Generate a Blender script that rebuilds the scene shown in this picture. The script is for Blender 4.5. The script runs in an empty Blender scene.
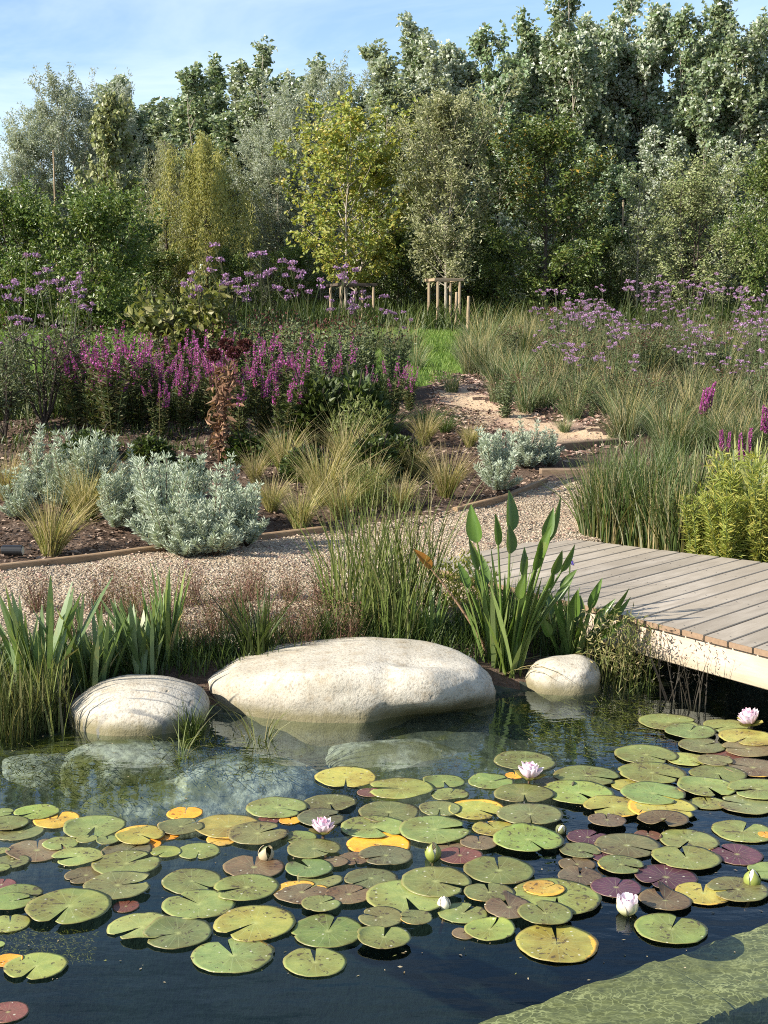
import bpy, math
import numpy as np
from mathutils import Vector
C = bpy.context.scene.collection
sc = bpy.context.scene
R = math.radians
RNG = np.random.default_rng(7)

# ---------------------------------------------------------------- camera
F, PITCH, CAMH = 1300.0, R(7.8), 1.75
CP, SP = math.cos(PITCH), math.sin(PITCH)
cam = bpy.data.cameras.new('camera'); cam.sensor_fit = 'VERTICAL'; cam.sensor_height = 36
cam.lens = F/1024*36; cam.clip_start = .05; cam.clip_end = 3000
co = bpy.data.objects.new('camera', cam); C.objects.link(co)
co.location = (0, 0, CAMH); co.rotation_euler = (R(90)-PITCH, 0, 0); sc.camera = co

# ---------------------------------------------------------------- terrain
BANK = np.array([(-60, 5.0), (-6, 5.2), (-2, 5.5), (-1.2, 5.78), (-.6, 5.95), (.3, 6.12), (.8, 6.3), (1.1, 6.75), (1.6, 7.6), (2.4, 8.3), (3.5, 8.4), (60, 8.5)])
RISE = np.array([(-40, .16), (5, .16), (6.3, .17), (8, .28), (9.4, .30), (12, .57), (20, 1.16), (28, 1.72), (45, 2.2), (80, 2.6), (400, 3.0)])

def wob(x, y):
    return (.018*np.sin(3.1*x+1.3*y)+.014*np.sin(-1.9*x+4.3*y+1)+.010*np.sin(7.3*x+5.1*y+2)+.006*np.sin(13*x-11*y))

def zg(x, y):
    x = np.asarray(x, float); y = np.asarray(y, float)
    d = np.minimum(y-np.interp(x, BANK[:, 0], BANK[:, 1]), 1e9)
    back = 0.2-y                                   # the near bank behind the camera
    land = np.interp(y, RISE[:, 0], RISE[:, 1])+wob(x, y)*np.clip((y-6)*.25, .25, 1.6)
    up = np.minimum(land, d*.55)
    dist_shore = -d
    bed = np.interp(dist_shore, [0, .3, .62, .78, 1.15, 2.6, 40], [0, -.09, -.19, -.27, -1.4, -1.6, -1.7])+wob(x*1.7, y*1.7)*1.3
    z = np.where(d > 0, up, bed)
    u = ((x-1.316)*.83+(y-6.56)*.56); v = (x-1.316)*.56-(y-6.56)*.83      # ground kept below the boardwalk
    z = np.where((u > -.1) & (u < 2.0) & (v > -2.1) & (v < 6) & (y < 9.5), np.minimum(z, .215), z)
    near = np.minimum(.16, back*.6)
    z = np.where(y < .2, np.maximum(z, near), z)
    return z

def ray(px, py):
    u, v = (px-384)/F, -(py-512)/F
    return np.array((u, CP+v*SP, -SP+v*CP))

def at(px, py, z=None):
    """world point where the line of sight through a point of the photograph meets the ground (or height z)"""
    d = ray(px, py)
    if z is not None:
        t = (z-CAMH)/d[2]; return np.array((d[0]*t, d[1]*t, z))
    t = np.arange(3.0, 90, .02)
    h = CAMH+d[2]*t-zg(d[0]*t, d[1]*t)
    k = np.argmax(h < 0) if (h < 0).any() else len(t)-1
    t = t[k]; return np.array((d[0]*t, d[1]*t, float(zg(d[0]*t, d[1]*t))))

def far(px, Y):
    X = 0.
    for _ in range(3):
        z = float(zg(X, Y)); X = (px-384)/F*(Y*CP+(CAMH-z)*SP)
    return np.array((X, Y, float(zg(X, Y))))

def ztop(py, Y):
    v = -(py-512)/F
    return CAMH+Y*(-SP+v*CP)/(CP+v*SP)

def depth(P): return P[1]*CP+(CAMH-P[2])*SP
def mpp(P): return depth(P)/F                        # metres per pixel there

# ---------------------------------------------------------------- mesh builder
class MB:
    def __init__(s): s.v = []; s.q = []; s.t = []; s.n = 0; s.uv = None
    def add(s, V, Q=None, T=None):
        V = np.asarray(V, np.float32).reshape(-1, 3)
        if Q is not None and len(Q): s.q.append(np.asarray(Q, np.int64).reshape(-1, 4)+s.n)
        if T is not None and len(T): s.t.append(np.asarray(T, np.int64).reshape(-1, 3)+s.n)
        s.v.append(V); s.n += len(V)
    def mesh(s, name, m, smooth=False):
        me = bpy.data.meshes.new(name)
        V = np.concatenate(s.v) if s.v else np.zeros((0, 3), np.float32)
        q = np.concatenate(s.q) if s.q else np.zeros((0, 4), np.int64)
        t = np.concatenate(s.t) if s.t else np.zeros((0, 3), np.int64)
        me.vertices.add(len(V)); me.vertices.foreach_set('co', V.ravel())
        nl = len(q)*4+len(t)*3
        me.loops.add(nl); me.polygons.add(len(q)+len(t))
        me.loops.foreach_set('vertex_index', np.concatenate([q.ravel(), t.ravel()]).astype(np.int32))
        st = np.concatenate([np.arange(len(q))*4, len(q)*4+np.arange(len(t))*3]).astype(np.int32)
        me.polygons.foreach_set('loop_start', st)
        me.polygons.foreach_set('use_smooth', np.full(len(q)+len(t), bool(smooth)))
        me.update(calc_edges=True)
        me.materials.append(m)
        return me

def obj(name, me, parent=None, loc=None):
    o = bpy.data.objects.new(name, me); C.objects.link(o)
    if parent is not None: o.parent = parent
    if loc is not None: o.location = loc
    return o
def tag(o, label, cat, group=None):
    o['label'] = label; o['category'] = cat
    if group: o['group'] = group
    return o
def kind(o, k): o['kind'] = k; return o
def empty(name, loc, rz=0, s=1):
    o = bpy.data.objects.new(name, None); C.objects.link(o); o.empty_display_size = .05
    o.location = loc; o.rotation_euler = (0, 0, rz)
    o.scale = (s, s, s) if np.isscalar(s) else s
    return o
def spawn(name, label, cat, parts, loc, rz=0, s=1, group=None):
    """a thing from a list of (part name, mesh[, offset]); one part only -> the thing is that mesh"""
    if len(parts) == 1:
        o = obj(name, parts[0][1], None, loc); o.rotation_euler = (0, 0, rz); o.scale = (s, s, s) if np.isscalar(s) else s
    else:
        o = empty(name, loc, rz, s)
        for p in parts:
            c = obj(p[0], p[1], o)
            if len(p) > 2: c.location = p[2]
            if len(p) > 3: c.rotation_euler = p[3]
    return tag(o, label, cat, group)

def unit(a): return a/np.maximum(np.linalg.norm(a, axis=-1, keepdims=True), 1e-9)
def rdir(rng, n): return unit(rng.normal(size=(n, 3)))

def leaves(mb, P, D, L, W, rng, fold=.3, N=None, mid=.45):
    P = np.asarray(P, float); n = len(P)
    if n == 0: return
    D = unit(np.asarray(D, float)); N = rdir(rng, n) if N is None else N+rng.normal(size=(n, 3))*.35
    L = np.broadcast_to(np.asarray(L, float), n)[:, None]; W = np.broadcast_to(np.asarray(W, float), n)[:, None]
    S = unit(np.cross(D, N)); N = np.cross(S, D)
    tip = P+D*L-N*L*.08; m = P+D*L*mid
    r = m+S*W/2+N*fold*W/2; l = m-S*W/2+N*fold*W/2
    V = np.stack([P, r, tip, l], 1).reshape(-1, 3)
    b = np.arange(n)[:, None]*4
    mb.add(V, T=np.concatenate([b+[0, 1, 2], b+[0, 2, 3]]))

def blades(mb, P, az, h, lean, curve, w, rng, segs=4, sword=False, twist=.5, droop=.0):
    """grass / sword leaves: n strips from P, leaning towards az"""
    P = np.asarray(P, float); n = len(P)
    if n == 0: return
    b = lambda a: np.broadcast_to(np.asarray(a, float), n)
    az, h, lean, curve, w, droop = map(b, (az, h, lean, curve, w, droop))
    dh = np.stack([np.cos(az), np.sin(az), 0*az], 1)
    ta = az+math.pi/2+rng.normal(size=n)*twist
    sd = np.stack([np.cos(ta), np.sin(ta), 0*az], 1)
    t = np.linspace(0, 1, segs+1)
    off = (lean[:, None]*t+curve[:, None]*t**2)*h[:, None]
    zz = (t-droop[:, None]*t**3)*h[:, None]
    cen = P[:, None, :]+dh[:, None, :]*off[..., None]; cen[..., 2] += zz
    wt = np.minimum(1, (1.02-t)*3.2)**.8*(.75+.25*np.minimum(1, t*4)) if sword else np.maximum(.06, (1-t)**.65)*(.7+.3*np.minimum(1, t*5))
    hw = w[:, None, None]*wt[None, :, None]*.5*sd[:, None, :]
    V = np.stack([cen-hw, cen+hw], 2).reshape(-1, 3)
    k = np.arange(segs)*2
    Q = np.stack([k, k+1, k+3, k+2], 1)
    Q = (np.arange(n)[:, None, None]*(segs+1)*2+Q[None]).reshape(-1, 4)
    mb.add(V, Q)

def tube(mb, pts, rad, sides=6, cap=True):
    pts = np.asarray(pts, float); n = len(pts); rad = np.broadcast_to(np.asarray(rad, float), n)
    d = unit(np.gradient(pts, axis=0))
    ref = np.array((0, 0, 1.)) if abs(d[:, 2]).mean() < .8 else np.array((1., 0, 0))
    a = unit(np.cross(d, ref)); b = np.cross(d, a)
    th = np.arange(sides)*2*math.pi/sides
    V = pts[:, None]+rad[:, None, None]*(np.cos(th)[None, :, None]*a[:, None]+np.sin(th)[None, :, None]*b[:, None])
    i, j = np.meshgrid(np.arange(n-1), np.arange(sides), indexing='ij'); jn = (j+1) % sides
    Q = np.stack([i*sides+j, i*sides+jn, (i+1)*sides+jn, (i+1)*sides+j], -1).reshape(-1, 4)
    V = V.reshape(-1, 3); T = None
    if cap:
        V = np.concatenate([V, pts[:1], pts[-1:]]); e = n*sides
        k = np.arange(sides); kn = (k+1) % sides
        T = np.concatenate([np.stack([kn, k, 0*k+e], 1), np.stack([(n-1)*sides+k, (n-1)*sides+kn, 0*k+e+1], 1)])
    mb.add(V, Q, T)

def box(mb, c, half, rz=0., ax=None, bev=.0):
    """box given by centre, half sizes and three axes, with a small chamfer"""
    c = np.asarray(c, float)
    if ax is None: ax = np.array(((math.cos(rz), math.sin(rz), 0), (-math.sin(rz), math.cos(rz), 0), (0, 0, 1)))
    hx, hy, hz = half
    if bev <= 0:
        S = np.array([(x, y, z) for z in (-1, 1) for y in (-1, 1) for x in (-1, 1)], float)*half
        Q = [(0, 2, 3, 1), (4, 5, 7, 6), (0, 1, 5, 4), (2, 6, 7, 3), (0, 4, 6, 2), (1, 3, 7, 5)]
        mb.add(c+S@ax, Q); return
    b = bev; pts = []
    ring = [(-hx+b, -hy), (hx-b, -hy), (hx, -hy+b), (hx, hy-b), (hx-b, hy), (-hx+b, hy), (-hx, hy-b), (-hx, -hy+b)]
    ins = [(-hx+b, -hy+b), (hx-b, -hy+b), (hx-b, -hy+b), (hx-b, hy-b), (hx-b, hy-b), (-hx+b, hy-b), (-hx+b, hy-b), (-hx+b, -hy+b)]
    for z, rr in ((-hz, ins), (-hz+b, ring), (hz-b, ring), (hz, ins)): pts += [(x, y, z) for x, y in rr]
    Q = []
    for L in range(3):
        for j in range(8): Q.append((L*8+j, L*8+(j+1) % 8, (L+1)*8+(j+1) % 8, (L+1)*8+j))
    Q += [(24+1, 24+3, 24+5, 24+7), (0+7, 0+5, 0+3, 0+1)]
    mb.add(c+np.array(pts)@ax, Q)

# ---------------------------------------------------------------- materials
def newmat(name):
    m = bpy.data.materials.new(name); m.use_nodes = True; nt = m.node_tree; nt.nodes.clear()
    return m, nt, nt.nodes.new('ShaderNodeOutputMaterial')
class NT:
    def __init__(s, nt): s.nt = nt
    def n(s, t, **kw):
        d = s.nt.nodes.new(t)
        for k, v in kw.items():
            if k in d.inputs.keys(): s.set(d.inputs[k], v)
            else: setattr(d, k, v)
        return d
    def set(s, i, v):
        if isinstance(v, bpy.types.NodeSocket): s.nt.links.new(v, i)
        else: i.default_value = v if not (isinstance(v, tuple) and len(v) == 3 and i.type == 'RGBA') else (*v, 1)
    def ramp(s, fac, stops, interp='LINEAR'):
        d = s.nt.nodes.new('ShaderNodeValToRGB'); e = d.color_ramp.elements; d.color_ramp.interpolation = interp
        while len(e) < len(stops): e.new(.5)
        for k, (p, c) in zip(e, stops): k.position = p; k.color = (*c, 1) if len(c) == 3 else c
        s.set(d.inputs[0], fac); return d.outputs[0]
    def noise(s, vec, scale, detail=4, rough=.55, out='Fac', dist=0):
        d = s.n('ShaderNodeTexNoise'); d.inputs['Scale'].default_value = scale; d.inputs['Detail'].default_value = detail
        d.inputs['Roughness'].default_value = rough; d.inputs['Distortion'].default_value = dist
        if vec is not None: s.set(d.inputs['Vector'], vec)
        return d.outputs[out]
    def math(s, op, a, b=0., c=0., clamp=False):
        d = s.n('ShaderNodeMath', operation=op, use_clamp=clamp)
        for k, v in enumerate((a, b, c)): s.set(d.inputs[k], v)
        return d.outputs[0]
    def mix(s, f, a, b, mode='MIX'):
        d = s.n('ShaderNodeMix', data_type='RGBA', blend_type=mode)
        s.set(d.inputs[0], f); s.set(d.inputs[6], a); s.set(d.inputs[7], b); return d.outputs[2]
    def bump(s, h, strength=.3, dist=.02):
        d = s.n('ShaderNodeBump'); d.inputs['Strength'].default_value = strength; d.inputs['Distance'].default_value = dist
        s.set(d.inputs['Height'], h); return d.outputs[0]
    def pos(s): return s.n('ShaderNodeNewGeometry').outputs['Position']
    def oc(s): return s.n('ShaderNodeTexCoord').outputs['Object']
    def scale(s, v, k):
        d = s.n('ShaderNodeVectorMath', operation='MULTIPLY'); s.set(d.inputs[0], v); d.inputs[1].default_value = k; return d.outputs[0]
    def island(s): return s.n('ShaderNodeNewGeometry').outputs['Random Per Island']
    def bsdf(s, col, rough=.6, spec=.4, normal=None, **kw):
        d = s.n('ShaderNodeBsdfPrincipled'); s.set(d.inputs['Base Color'], col); s.set(d.inputs['Roughness'], rough)
        s.set(d.inputs['Specular IOR Level'], spec)
        if normal is not None: s.set(d.inputs['Normal'], normal)
        for k, v in kw.items(): s.set(d.inputs[k], v)
        return d.outputs[0]

def leafmat(name, cols, rough=.5, spec=.35, trans=.35, under=None, objvar=.12, tcol=1.25, streak=0.):
    """leaf: colour picked per leaf from cols, lighter underside, light shining through"""
    m, nt, out = newmat(name); k = NT(nt)
    n = len(cols)
    c = k.ramp(k.island(), [((i+.5)/n, q) for i, q in enumerate(cols)])
    if objvar:
        r = k.n('ShaderNodeObjectInfo').outputs['Random']
        hs = k.n('ShaderNodeHueSaturation'); k.set(hs.inputs['Color'], c)
        k.set(hs.inputs['Value'], k.math('MULTIPLY_ADD', r, 2*objvar, 1-objvar)); k.set(hs.inputs['Hue'], k.math('MULTIPLY_ADD', r, objvar*.16, .5-objvar*.08))
        c = hs.outputs[0]
    if streak:
        sn = k.noise(k.scale(k.oc(), (70, 70, 5)), 1., 4, .65); bn = k.noise(k.oc(), 9, 3)
        c = k.mix(k.math('MULTIPLY', k.ramp(sn, [(.35, (0, 0, 0)), (.7, (1, 1, 1))]), streak), c, k.mix(1., c, (1.7, 1.5, 1.6), 'MULTIPLY'))
        c = k.mix(k.ramp(bn, [(.60, (0, 0, 0)), (.72, (streak, streak, streak))]), c, (.26, .22, .07))
    if under:
        c = k.mix(k.n('ShaderNodeNewGeometry').outputs['Backfacing'], c, under)
    p = k.bsdf(c, rough, spec)
    if trans:
        t = k.n('ShaderNodeBsdfTranslucent'); k.set(t.inputs[0], k.mix(1., c, (tcol, tcol*1.02, tcol*.55), 'MULTIPLY'))
        mx = k.n('ShaderNodeMixShader'); mx.inputs[0].default_value = trans
        nt.links.new(p, mx.inputs[1]); nt.links.new(t.outputs[0], mx.inputs[2]); p = mx.outputs[0]
    nt.links.new(p, out.inputs[0]); return m

def woodmat(name, c1, c2, scale=(3, 3, 30), rough=.75, axis=None):
    m, nt, out = newmat(name); k = NT(nt)
    v = k.scale(k.oc(), scale); f = k.noise(v, 4, 6, .65)
    c = k.mix(k.math('MULTIPLY_ADD', k.island(), .5, 0), k.ramp(f, [(.3, c1), (.7, c2)]), k.mix(.5, c1, c2))
    nt.links.new(k.bsdf(c, rough, .2, k.bump(f, .25, .004)), out.inputs[0]); return m

def plain(name, c, rough=.5, spec=.4, **kw):
    m, nt, out = newmat(name); k = NT(nt)
    f = k.noise(k.oc(), 30, 3)
    nt.links.new(k.bsdf(k.mix(f, tuple(x*.85 for x in c), tuple(min(1, x*1.15) for x in c)), rough, spec, **kw), out.inputs[0]); return m

M = {}
# ground surfaces
def ground_mats():
    m, nt, out = newmat('mulch'); k = NT(nt); p = k.pos()
    a = k.noise(p, 1.3, 5); b = k.noise(p, 38, 5, .7)
    c = k.ramp(b, [(.3, (.035, .023, .016)), (.55, (.10, .066, .046)), (.75, (.21, .15, .11))])
    c = k.mix(k.ramp(a, [(.45, (0, 0, 0)), (.7, (1, 1, 1))]), c, k.mix(b, (.05, .035, .026), (.22, .16, .12)))
    nt.links.new(k.bsdf(c, .95, .1, k.bump(b, .8, .03)), out.inputs[0]); M['mulch'] = m
    m, nt, out = newmat('gravel'); k = NT(nt); p = k.pos()
    vo = k.n('ShaderNodeTexVoronoi'); vo.inputs['Scale'].default_value = 62; k.set(vo.inputs['Vector'], p)
    c = k.ramp(k.n('ShaderNodeSeparateColor', Color=vo.outputs['Color']).outputs[0], [(0, (.20, .15, .095)), (.35, (.37, .295, .20)), (.7, (.47, .39, .275)), (1, (.58, .50, .375))])
    c = k.mix(k.ramp(vo.outputs['Distance'], [(.3, (0, 0, 0)), (.75, (1, 1, 1))]), c, (.09, .065, .045))
    c = k.mix(k.math('MULTIPLY', k.noise(p, 1.7, 4), .35), c, (.36, .27, .17))
    hh = k.math('SUBTRACT', 1., vo.outputs['Distance'])
    nt.links.new(k.bsdf(c, .9, .2, k.bump(hh, .9, .012)), out.inputs[0]); M['gravel'] = m
    m, nt, out = newmat('sand'); k = NT(nt); p = k.pos()
    a = k.noise(p, 60, 5, .7); b = k.noise(p, 2.2, 4)
    c = k.ramp(a, [(.3, (.30, .21, .13)), (.6, (.50, .38, .25)), (.8, (.62, .50, .36))])
    c = k.mix(k.ramp(b, [(.5, (0, 0, 0)), (.62, (.8, .8, .8))]), c, (.30, .20, .15))
    nt.links.new(k.bsdf(c, .95, .1, k.bump(a, .6, .02)), out.inputs[0]); M['sand'] = m
    m, nt, out = newmat('turf'); k = NT(nt); p = k.pos()
    a = k.noise(p, 25, 5, .7)
    c = k.ramp(a, [(.3, (.05, .09, .015)), (.7, (.14, .22, .04))])
    nt.links.new(k.bsdf(c, .95, .1, k.bump(a, .8, .04)), out.inputs[0]); M['turf'] = m
    m, nt, out = newmat('pond_floor'); k = NT(nt); p = k.pos()
    a = k.noise(p, 3.2, 6, .65, dist=.6); b = k.noise(p, 24, 6, .7); g = k.noise(p, 1.4, 3)
    c = k.ramp(b, [(.3, (.02, .026, .02)), (.55, (.06, .07, .055)), (.75, (.13, .14, .105))])
    c = k.mix(k.ramp(a, [(.5, (0, 0, 0)), (.62, (1, 1, 1))]), c, k.mix(b, (.025, .03, .006), (.12, .125, .02)))
    z = k.n('ShaderNodeSeparateXYZ', Vector=p).outputs[2]
    dp = k.math('MULTIPLY_ADD', k.noise(p, 2, 3), .25, z)
    deep = k.ramp(k.math('MULTIPLY', dp, -1.0), [(.18, (0, 0, 0)), (.36, (1, 1, 1))])   # black liner below the silted planting shelf
    c = k.mix(deep, c, k.mix(b, (.004, .011, .012), (.012, .024, .020)))
    nt.links.new(k.bsdf(c, .9, .1, k.bump(b, .5, .02)), out.inputs[0]); M['pond_floor'] = m
ground_mats()

def stone_mat():
    m, nt, out = newmat('limestone'); k = NT(nt); p = k.oc()
    a = k.noise(p, 2.2, 6, .6); b = k.noise(p, 14, 7, .7); f = k.noise(p, 70, 4, .7)
    c = k.ramp(a, [(.3, (.34, .305, .235)), (.5, (.455, .415, .335)), (.7, (.54, .50, .42))])
    c = k.mix(k.ramp(b, [(.50, (0, 0, 0)), (.72, (.75, .75, .75))]), c, (.30, .235, .15))
    c = k.mix(k.ramp(f, [(.36, (.55, .55, .55)), (.46, (0, 0, 0))]), c, (.17, .14, .10))
    vo = k.n('ShaderNodeTexVoronoi', feature='F1'); vo.inputs['Scale'].default_value = 16; k.set(vo.inputs['Vector'], k.mix(.25, p, k.noise(p, 3, 3, out='Color')))
    pit = k.ramp(vo.outputs['Distance'], [(.06, (1, 1, 1)), (.16, (0, 0, 0))])
    pit = k.math('MULTIPLY', pit, k.ramp(k.noise(p, 5, 2), [(.5, (0, 0, 0)), (.62, (1, 1, 1))]))
    c = k.mix(k.math('MULTIPLY', pit, .6), c, (.12, .09, .06))
    # waterline stain of algae: bound to the stone's height above the pond
    z = k.n('ShaderNodeSeparateXYZ', Vector=k.pos()).outputs[2]
    st = k.ramp(k.math('MULTIPLY_ADD', b, -.05, z), [(.0, (1, 1, 1)), (.045, (0, 0, 0))])
    c = k.mix(k.math('MULTIPLY', st, .85), c, (.16, .145, .06))
    wv = k.n('ShaderNodeTexWave'); wv.inputs['Scale'].default_value = 2.1; wv.inputs['Distortion'].default_value = 9; wv.inputs['Detail'].default_value = 3; k.set(wv.inputs['Vector'], k.scale(p, (1, 1.6, 3)))
    h = k.math('ADD', k.math('MULTIPLY', a, .6), k.math('ADD', k.math('MULTIPLY', b, .35), k.math('ADD', k.math('MULTIPLY', f, .26), k.math('MULTIPLY', pit, -.4))))
    h = k.math('MULTIPLY_ADD', wv.outputs[1], .06, h)
    wet = k.ramp(k.math('MULTIPLY_ADD', b, -.04, z), [(.015, (1, 1, 1)), (.07, (0, 0, 0))])     # damp band just over the pond
    c = k.mix(k.math('MULTIPLY', wet, .45), c, (.20, .17, .105))
    lich = k.math('MULTIPLY', k.ramp(k.noise(p, 9, 5, .7), [(.60, (0, 0, 0)), (.66, (1, 1, 1))]), .35); c = k.mix(lich, c, (.38, .36, .27))
    nt.links.new(k.bsdf(c, .88, .2, k.bump(h, .42, .035)), out.inputs[0]); M['stone'] = m
    m2 = m.copy(); m2.name = 'shadow_striped_limestone'; n2 = m2.node_tree; k2 = NT(n2); pb = [q for q in n2.nodes if q.type == 'BSDF_PRINCIPLED'][0]; src = pb.inputs['Base Color'].links[0].from_socket
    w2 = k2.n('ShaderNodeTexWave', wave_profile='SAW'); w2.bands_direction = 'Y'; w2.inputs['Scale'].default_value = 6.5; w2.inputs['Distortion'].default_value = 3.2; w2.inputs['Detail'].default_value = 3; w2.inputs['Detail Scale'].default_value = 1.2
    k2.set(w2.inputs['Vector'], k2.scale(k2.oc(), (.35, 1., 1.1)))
    ln = k2.math('MULTIPLY', k2.ramp(w2.outputs[1], [(.0, (1, 1, 1)), (.10, (1, 1, 1)), (.2, (0, 0, 0))]), k2.ramp(k2.noise(k2.oc(), 5, 3), [(.38, (0, 0, 0)), (.52, (1, 1, 1))]))  # shadows of rush blades put into the stone colour as dark wavy lines
    k2.set(pb.inputs['Base Color'], k2.mix(k2.math('MULTIPLY', ln, .75), src, (.17, .17, .165))); M['stone_shadow_striped'] = m2
    m, nt, out = newmat('silted_stone'); k = NT(nt); p = k.pos()
    b = k.noise(p, 26, 6, .75); a = k.noise(p, 4, 4)
    c = k.ramp(b, [(.34, (.05, .06, .055)), (.5, (.21, .225, .19)), (.68, (.42, .44, .36))])
    c = k.mix(k.ramp(a, [(.46, (0, 0, 0)), (.58, (.9, .9, .9))]), c, k.mix(b, (.03, .035, .01), (.12, .12, .03)))
    nt.links.new(k.bsdf(c, .9, .1, k.bump(b, .5, .02)), out.inputs[0]); M['silt_stone'] = m
    m, nt, out = newmat('algae_caustics_ledge'); k = NT(nt); p = k.pos()
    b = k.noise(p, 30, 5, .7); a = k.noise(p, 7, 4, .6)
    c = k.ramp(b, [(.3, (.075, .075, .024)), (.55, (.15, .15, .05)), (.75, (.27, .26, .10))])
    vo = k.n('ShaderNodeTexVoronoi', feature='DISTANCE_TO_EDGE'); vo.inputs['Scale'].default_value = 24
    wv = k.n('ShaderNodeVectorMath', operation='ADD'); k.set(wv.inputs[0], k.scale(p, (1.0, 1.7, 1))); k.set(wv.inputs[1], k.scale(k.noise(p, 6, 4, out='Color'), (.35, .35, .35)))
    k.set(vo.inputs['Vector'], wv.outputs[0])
    th = k.ramp(vo.outputs['Distance'], [(.0, (1, 1, 1)), (.085, (0, 0, 0))])            # caustic light net painted into the colour as pale strands
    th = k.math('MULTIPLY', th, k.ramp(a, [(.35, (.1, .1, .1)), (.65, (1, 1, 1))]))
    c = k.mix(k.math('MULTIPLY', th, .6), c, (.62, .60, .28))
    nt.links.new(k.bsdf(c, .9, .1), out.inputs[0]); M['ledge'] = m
stone_mat()

def water_mat():
    m, nt, out = newmat('pond_water'); k = NT(nt); p = k.pos()
    h = k.math('ADD', k.math('MULTIPLY', k.noise(k.scale(p, (1, 2.2, 1)), 3.2, 2, .5), 1.), k.math('MULTIPLY', k.noise(k.scale(p, (1, 1.8, 1)), 14, 2, .5), .22))
    nm = k.bump(h, .045, .10)
    g = k.n('ShaderNodeBsdfGlossy'); g.inputs['Roughness'].default_value = .012; nt.links.new(nm, g.inputs['Normal'])
    g.inputs['Color'].default_value = (.78, .92, 1, 1)
    t = k.n('ShaderNodeBsdfTransparent'); t.inputs[0].default_value = (.82, .87, .82, 1)
    fr = k.n('ShaderNodeLayerWeight'); fr.inputs['Blend'].default_value = .5; nt.links.new(nm, fr.inputs['Normal'])
    sch = k.math('MULTIPLY_ADD', k.math('POWER', fr.outputs['Facing'], 5.0), .98, .02, clamp=True)
    mx = k.n('ShaderNodeMixShader'); nt.links.new(sch, mx.inputs[0]); nt.links.new(t.outputs[0], mx.inputs[1]); nt.links.new(g.outputs[0], mx.inputs[2])
    nt.links.new(mx.outputs[0], out.inputs[0]); M['water'] = m
water_mat()

def pad_mat():
    m, nt, out = newmat('lily_pad'); k = NT(nt)
    oi = k.n('ShaderNodeObjectInfo'); col = oi.outputs['Color']; alpha = oi.outputs['Alpha']
    uv = k.n('ShaderNodeSeparateXYZ', Vector=k.n('ShaderNodeUVMap').outputs[0]); th, rr = uv.outputs[0], uv.outputs[1]
    p = k.pos(); b = k.noise(p, 22, 5, .65); f = k.noise(p, 90, 3, .6); a = k.noise(p, 7, 3)
    c = k.mix(k.ramp(b, [(.35, (0, 0, 0)), (.68, (.9, .9, .9))]), col, k.mix(1., col, (1.55, 1.35, 1.3), 'MULTIPLY'))
    c = k.mix(k.ramp(a, [(.42, (0, 0, 0)), (.66, (.9, .9, .9))]), c, k.mix(1., col, (.92, .66, .6), 'MULTIPLY'))
    # radiating veins
    s = k.math('ABSOLUTE', k.math('SINE', k.math('MULTIPLY_ADD', f, .35, k.math('MULTIPLY', th, 2*math.pi*9))))
    wv = k.math('MULTIPLY_ADD', rr, -.13, .24)
    vein = k.math('LESS_THAN', s, wv)
    vein = k.math('MULTIPLY', vein, k.ramp(rr, [(.0, (1, 1, 1)), (.95, (.3, .3, .3))]))
    c = k.mix(k.math('MULTIPLY', vein, .55), c, k.mix(.55, col, (.46, .48, .24)))
    hub = k.ramp(rr, [(.02, (1, 1, 1)), (.14, (0, 0, 0))])
    c = k.mix(k.math('MULTIPLY', hub, .5), c, (.42, .44, .16))
    # autumn margin, amount carried per pad
    e = k.math('ADD', k.math('MULTIPLY_ADD', a, .7, -.35), k.math('MULTIPLY', rr, k.math('MULTIPLY_ADD', k.math('SINE', k.math('MULTIPLY_ADD', oi.outputs['Random'], 6.28, k.math('MULTIPLY', th, 6.283))), .45, .62)))
    og = k.math('GREATER_THAN', k.math('ADD', e, k.math('MULTIPLY_ADD', b, .3, -.15)), k.math('SUBTRACT', 1.12, alpha))
    og = k.math('MULTIPLY', og, k.math('GREATER_THAN', alpha, .01))
    c = k.mix(k.math('MULTIPLY', og, .9), c, k.mix(b, (.62, .27, .03), (.72, .46, .07)))
    # rim and insect specks
    rim = k.ramp(rr, [(.955, (0, 0, 0)), (.985, (1, 1, 1))])
    c = k.mix(k.math('MULTIPLY', rim, .55), c, (.20, .15, .07))
    sp = k.math('GREATER_THAN', k.math('MULTIPLY_ADD', a, .35, k.math('MULTIPLY', k.noise(p, 60, 2), .8)), .70)
    c = k.mix(k.math('MULTIPLY', sp, .75), c, (.05, .032, .02))
    dots = k.n('ShaderNodeTexVoronoi'); dots.inputs['Scale'].default_value = 45; k.set(dots.inputs['Vector'], p)
    dd = k.math('MULTIPLY', k.math('LESS_THAN', dots.outputs['Distance'], .17), k.math('GREATER_THAN', k.n('ShaderNodeSeparateColor', Color=dots.outputs['Color']).outputs[0], .8))
    c = k.mix(k.math('MULTIPLY', dd, .7), c, (.5, .48, .36))
    nb = k.bump(k.math('ADD', k.math('MULTIPLY', vein, .4), k.math('MULTIPLY', b, .9)), .35, .006)
    nt.links.new(k.bsdf(c, .42, .35, nb), out.inputs[0]); M['pad'] = m
pad_mat()

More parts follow.
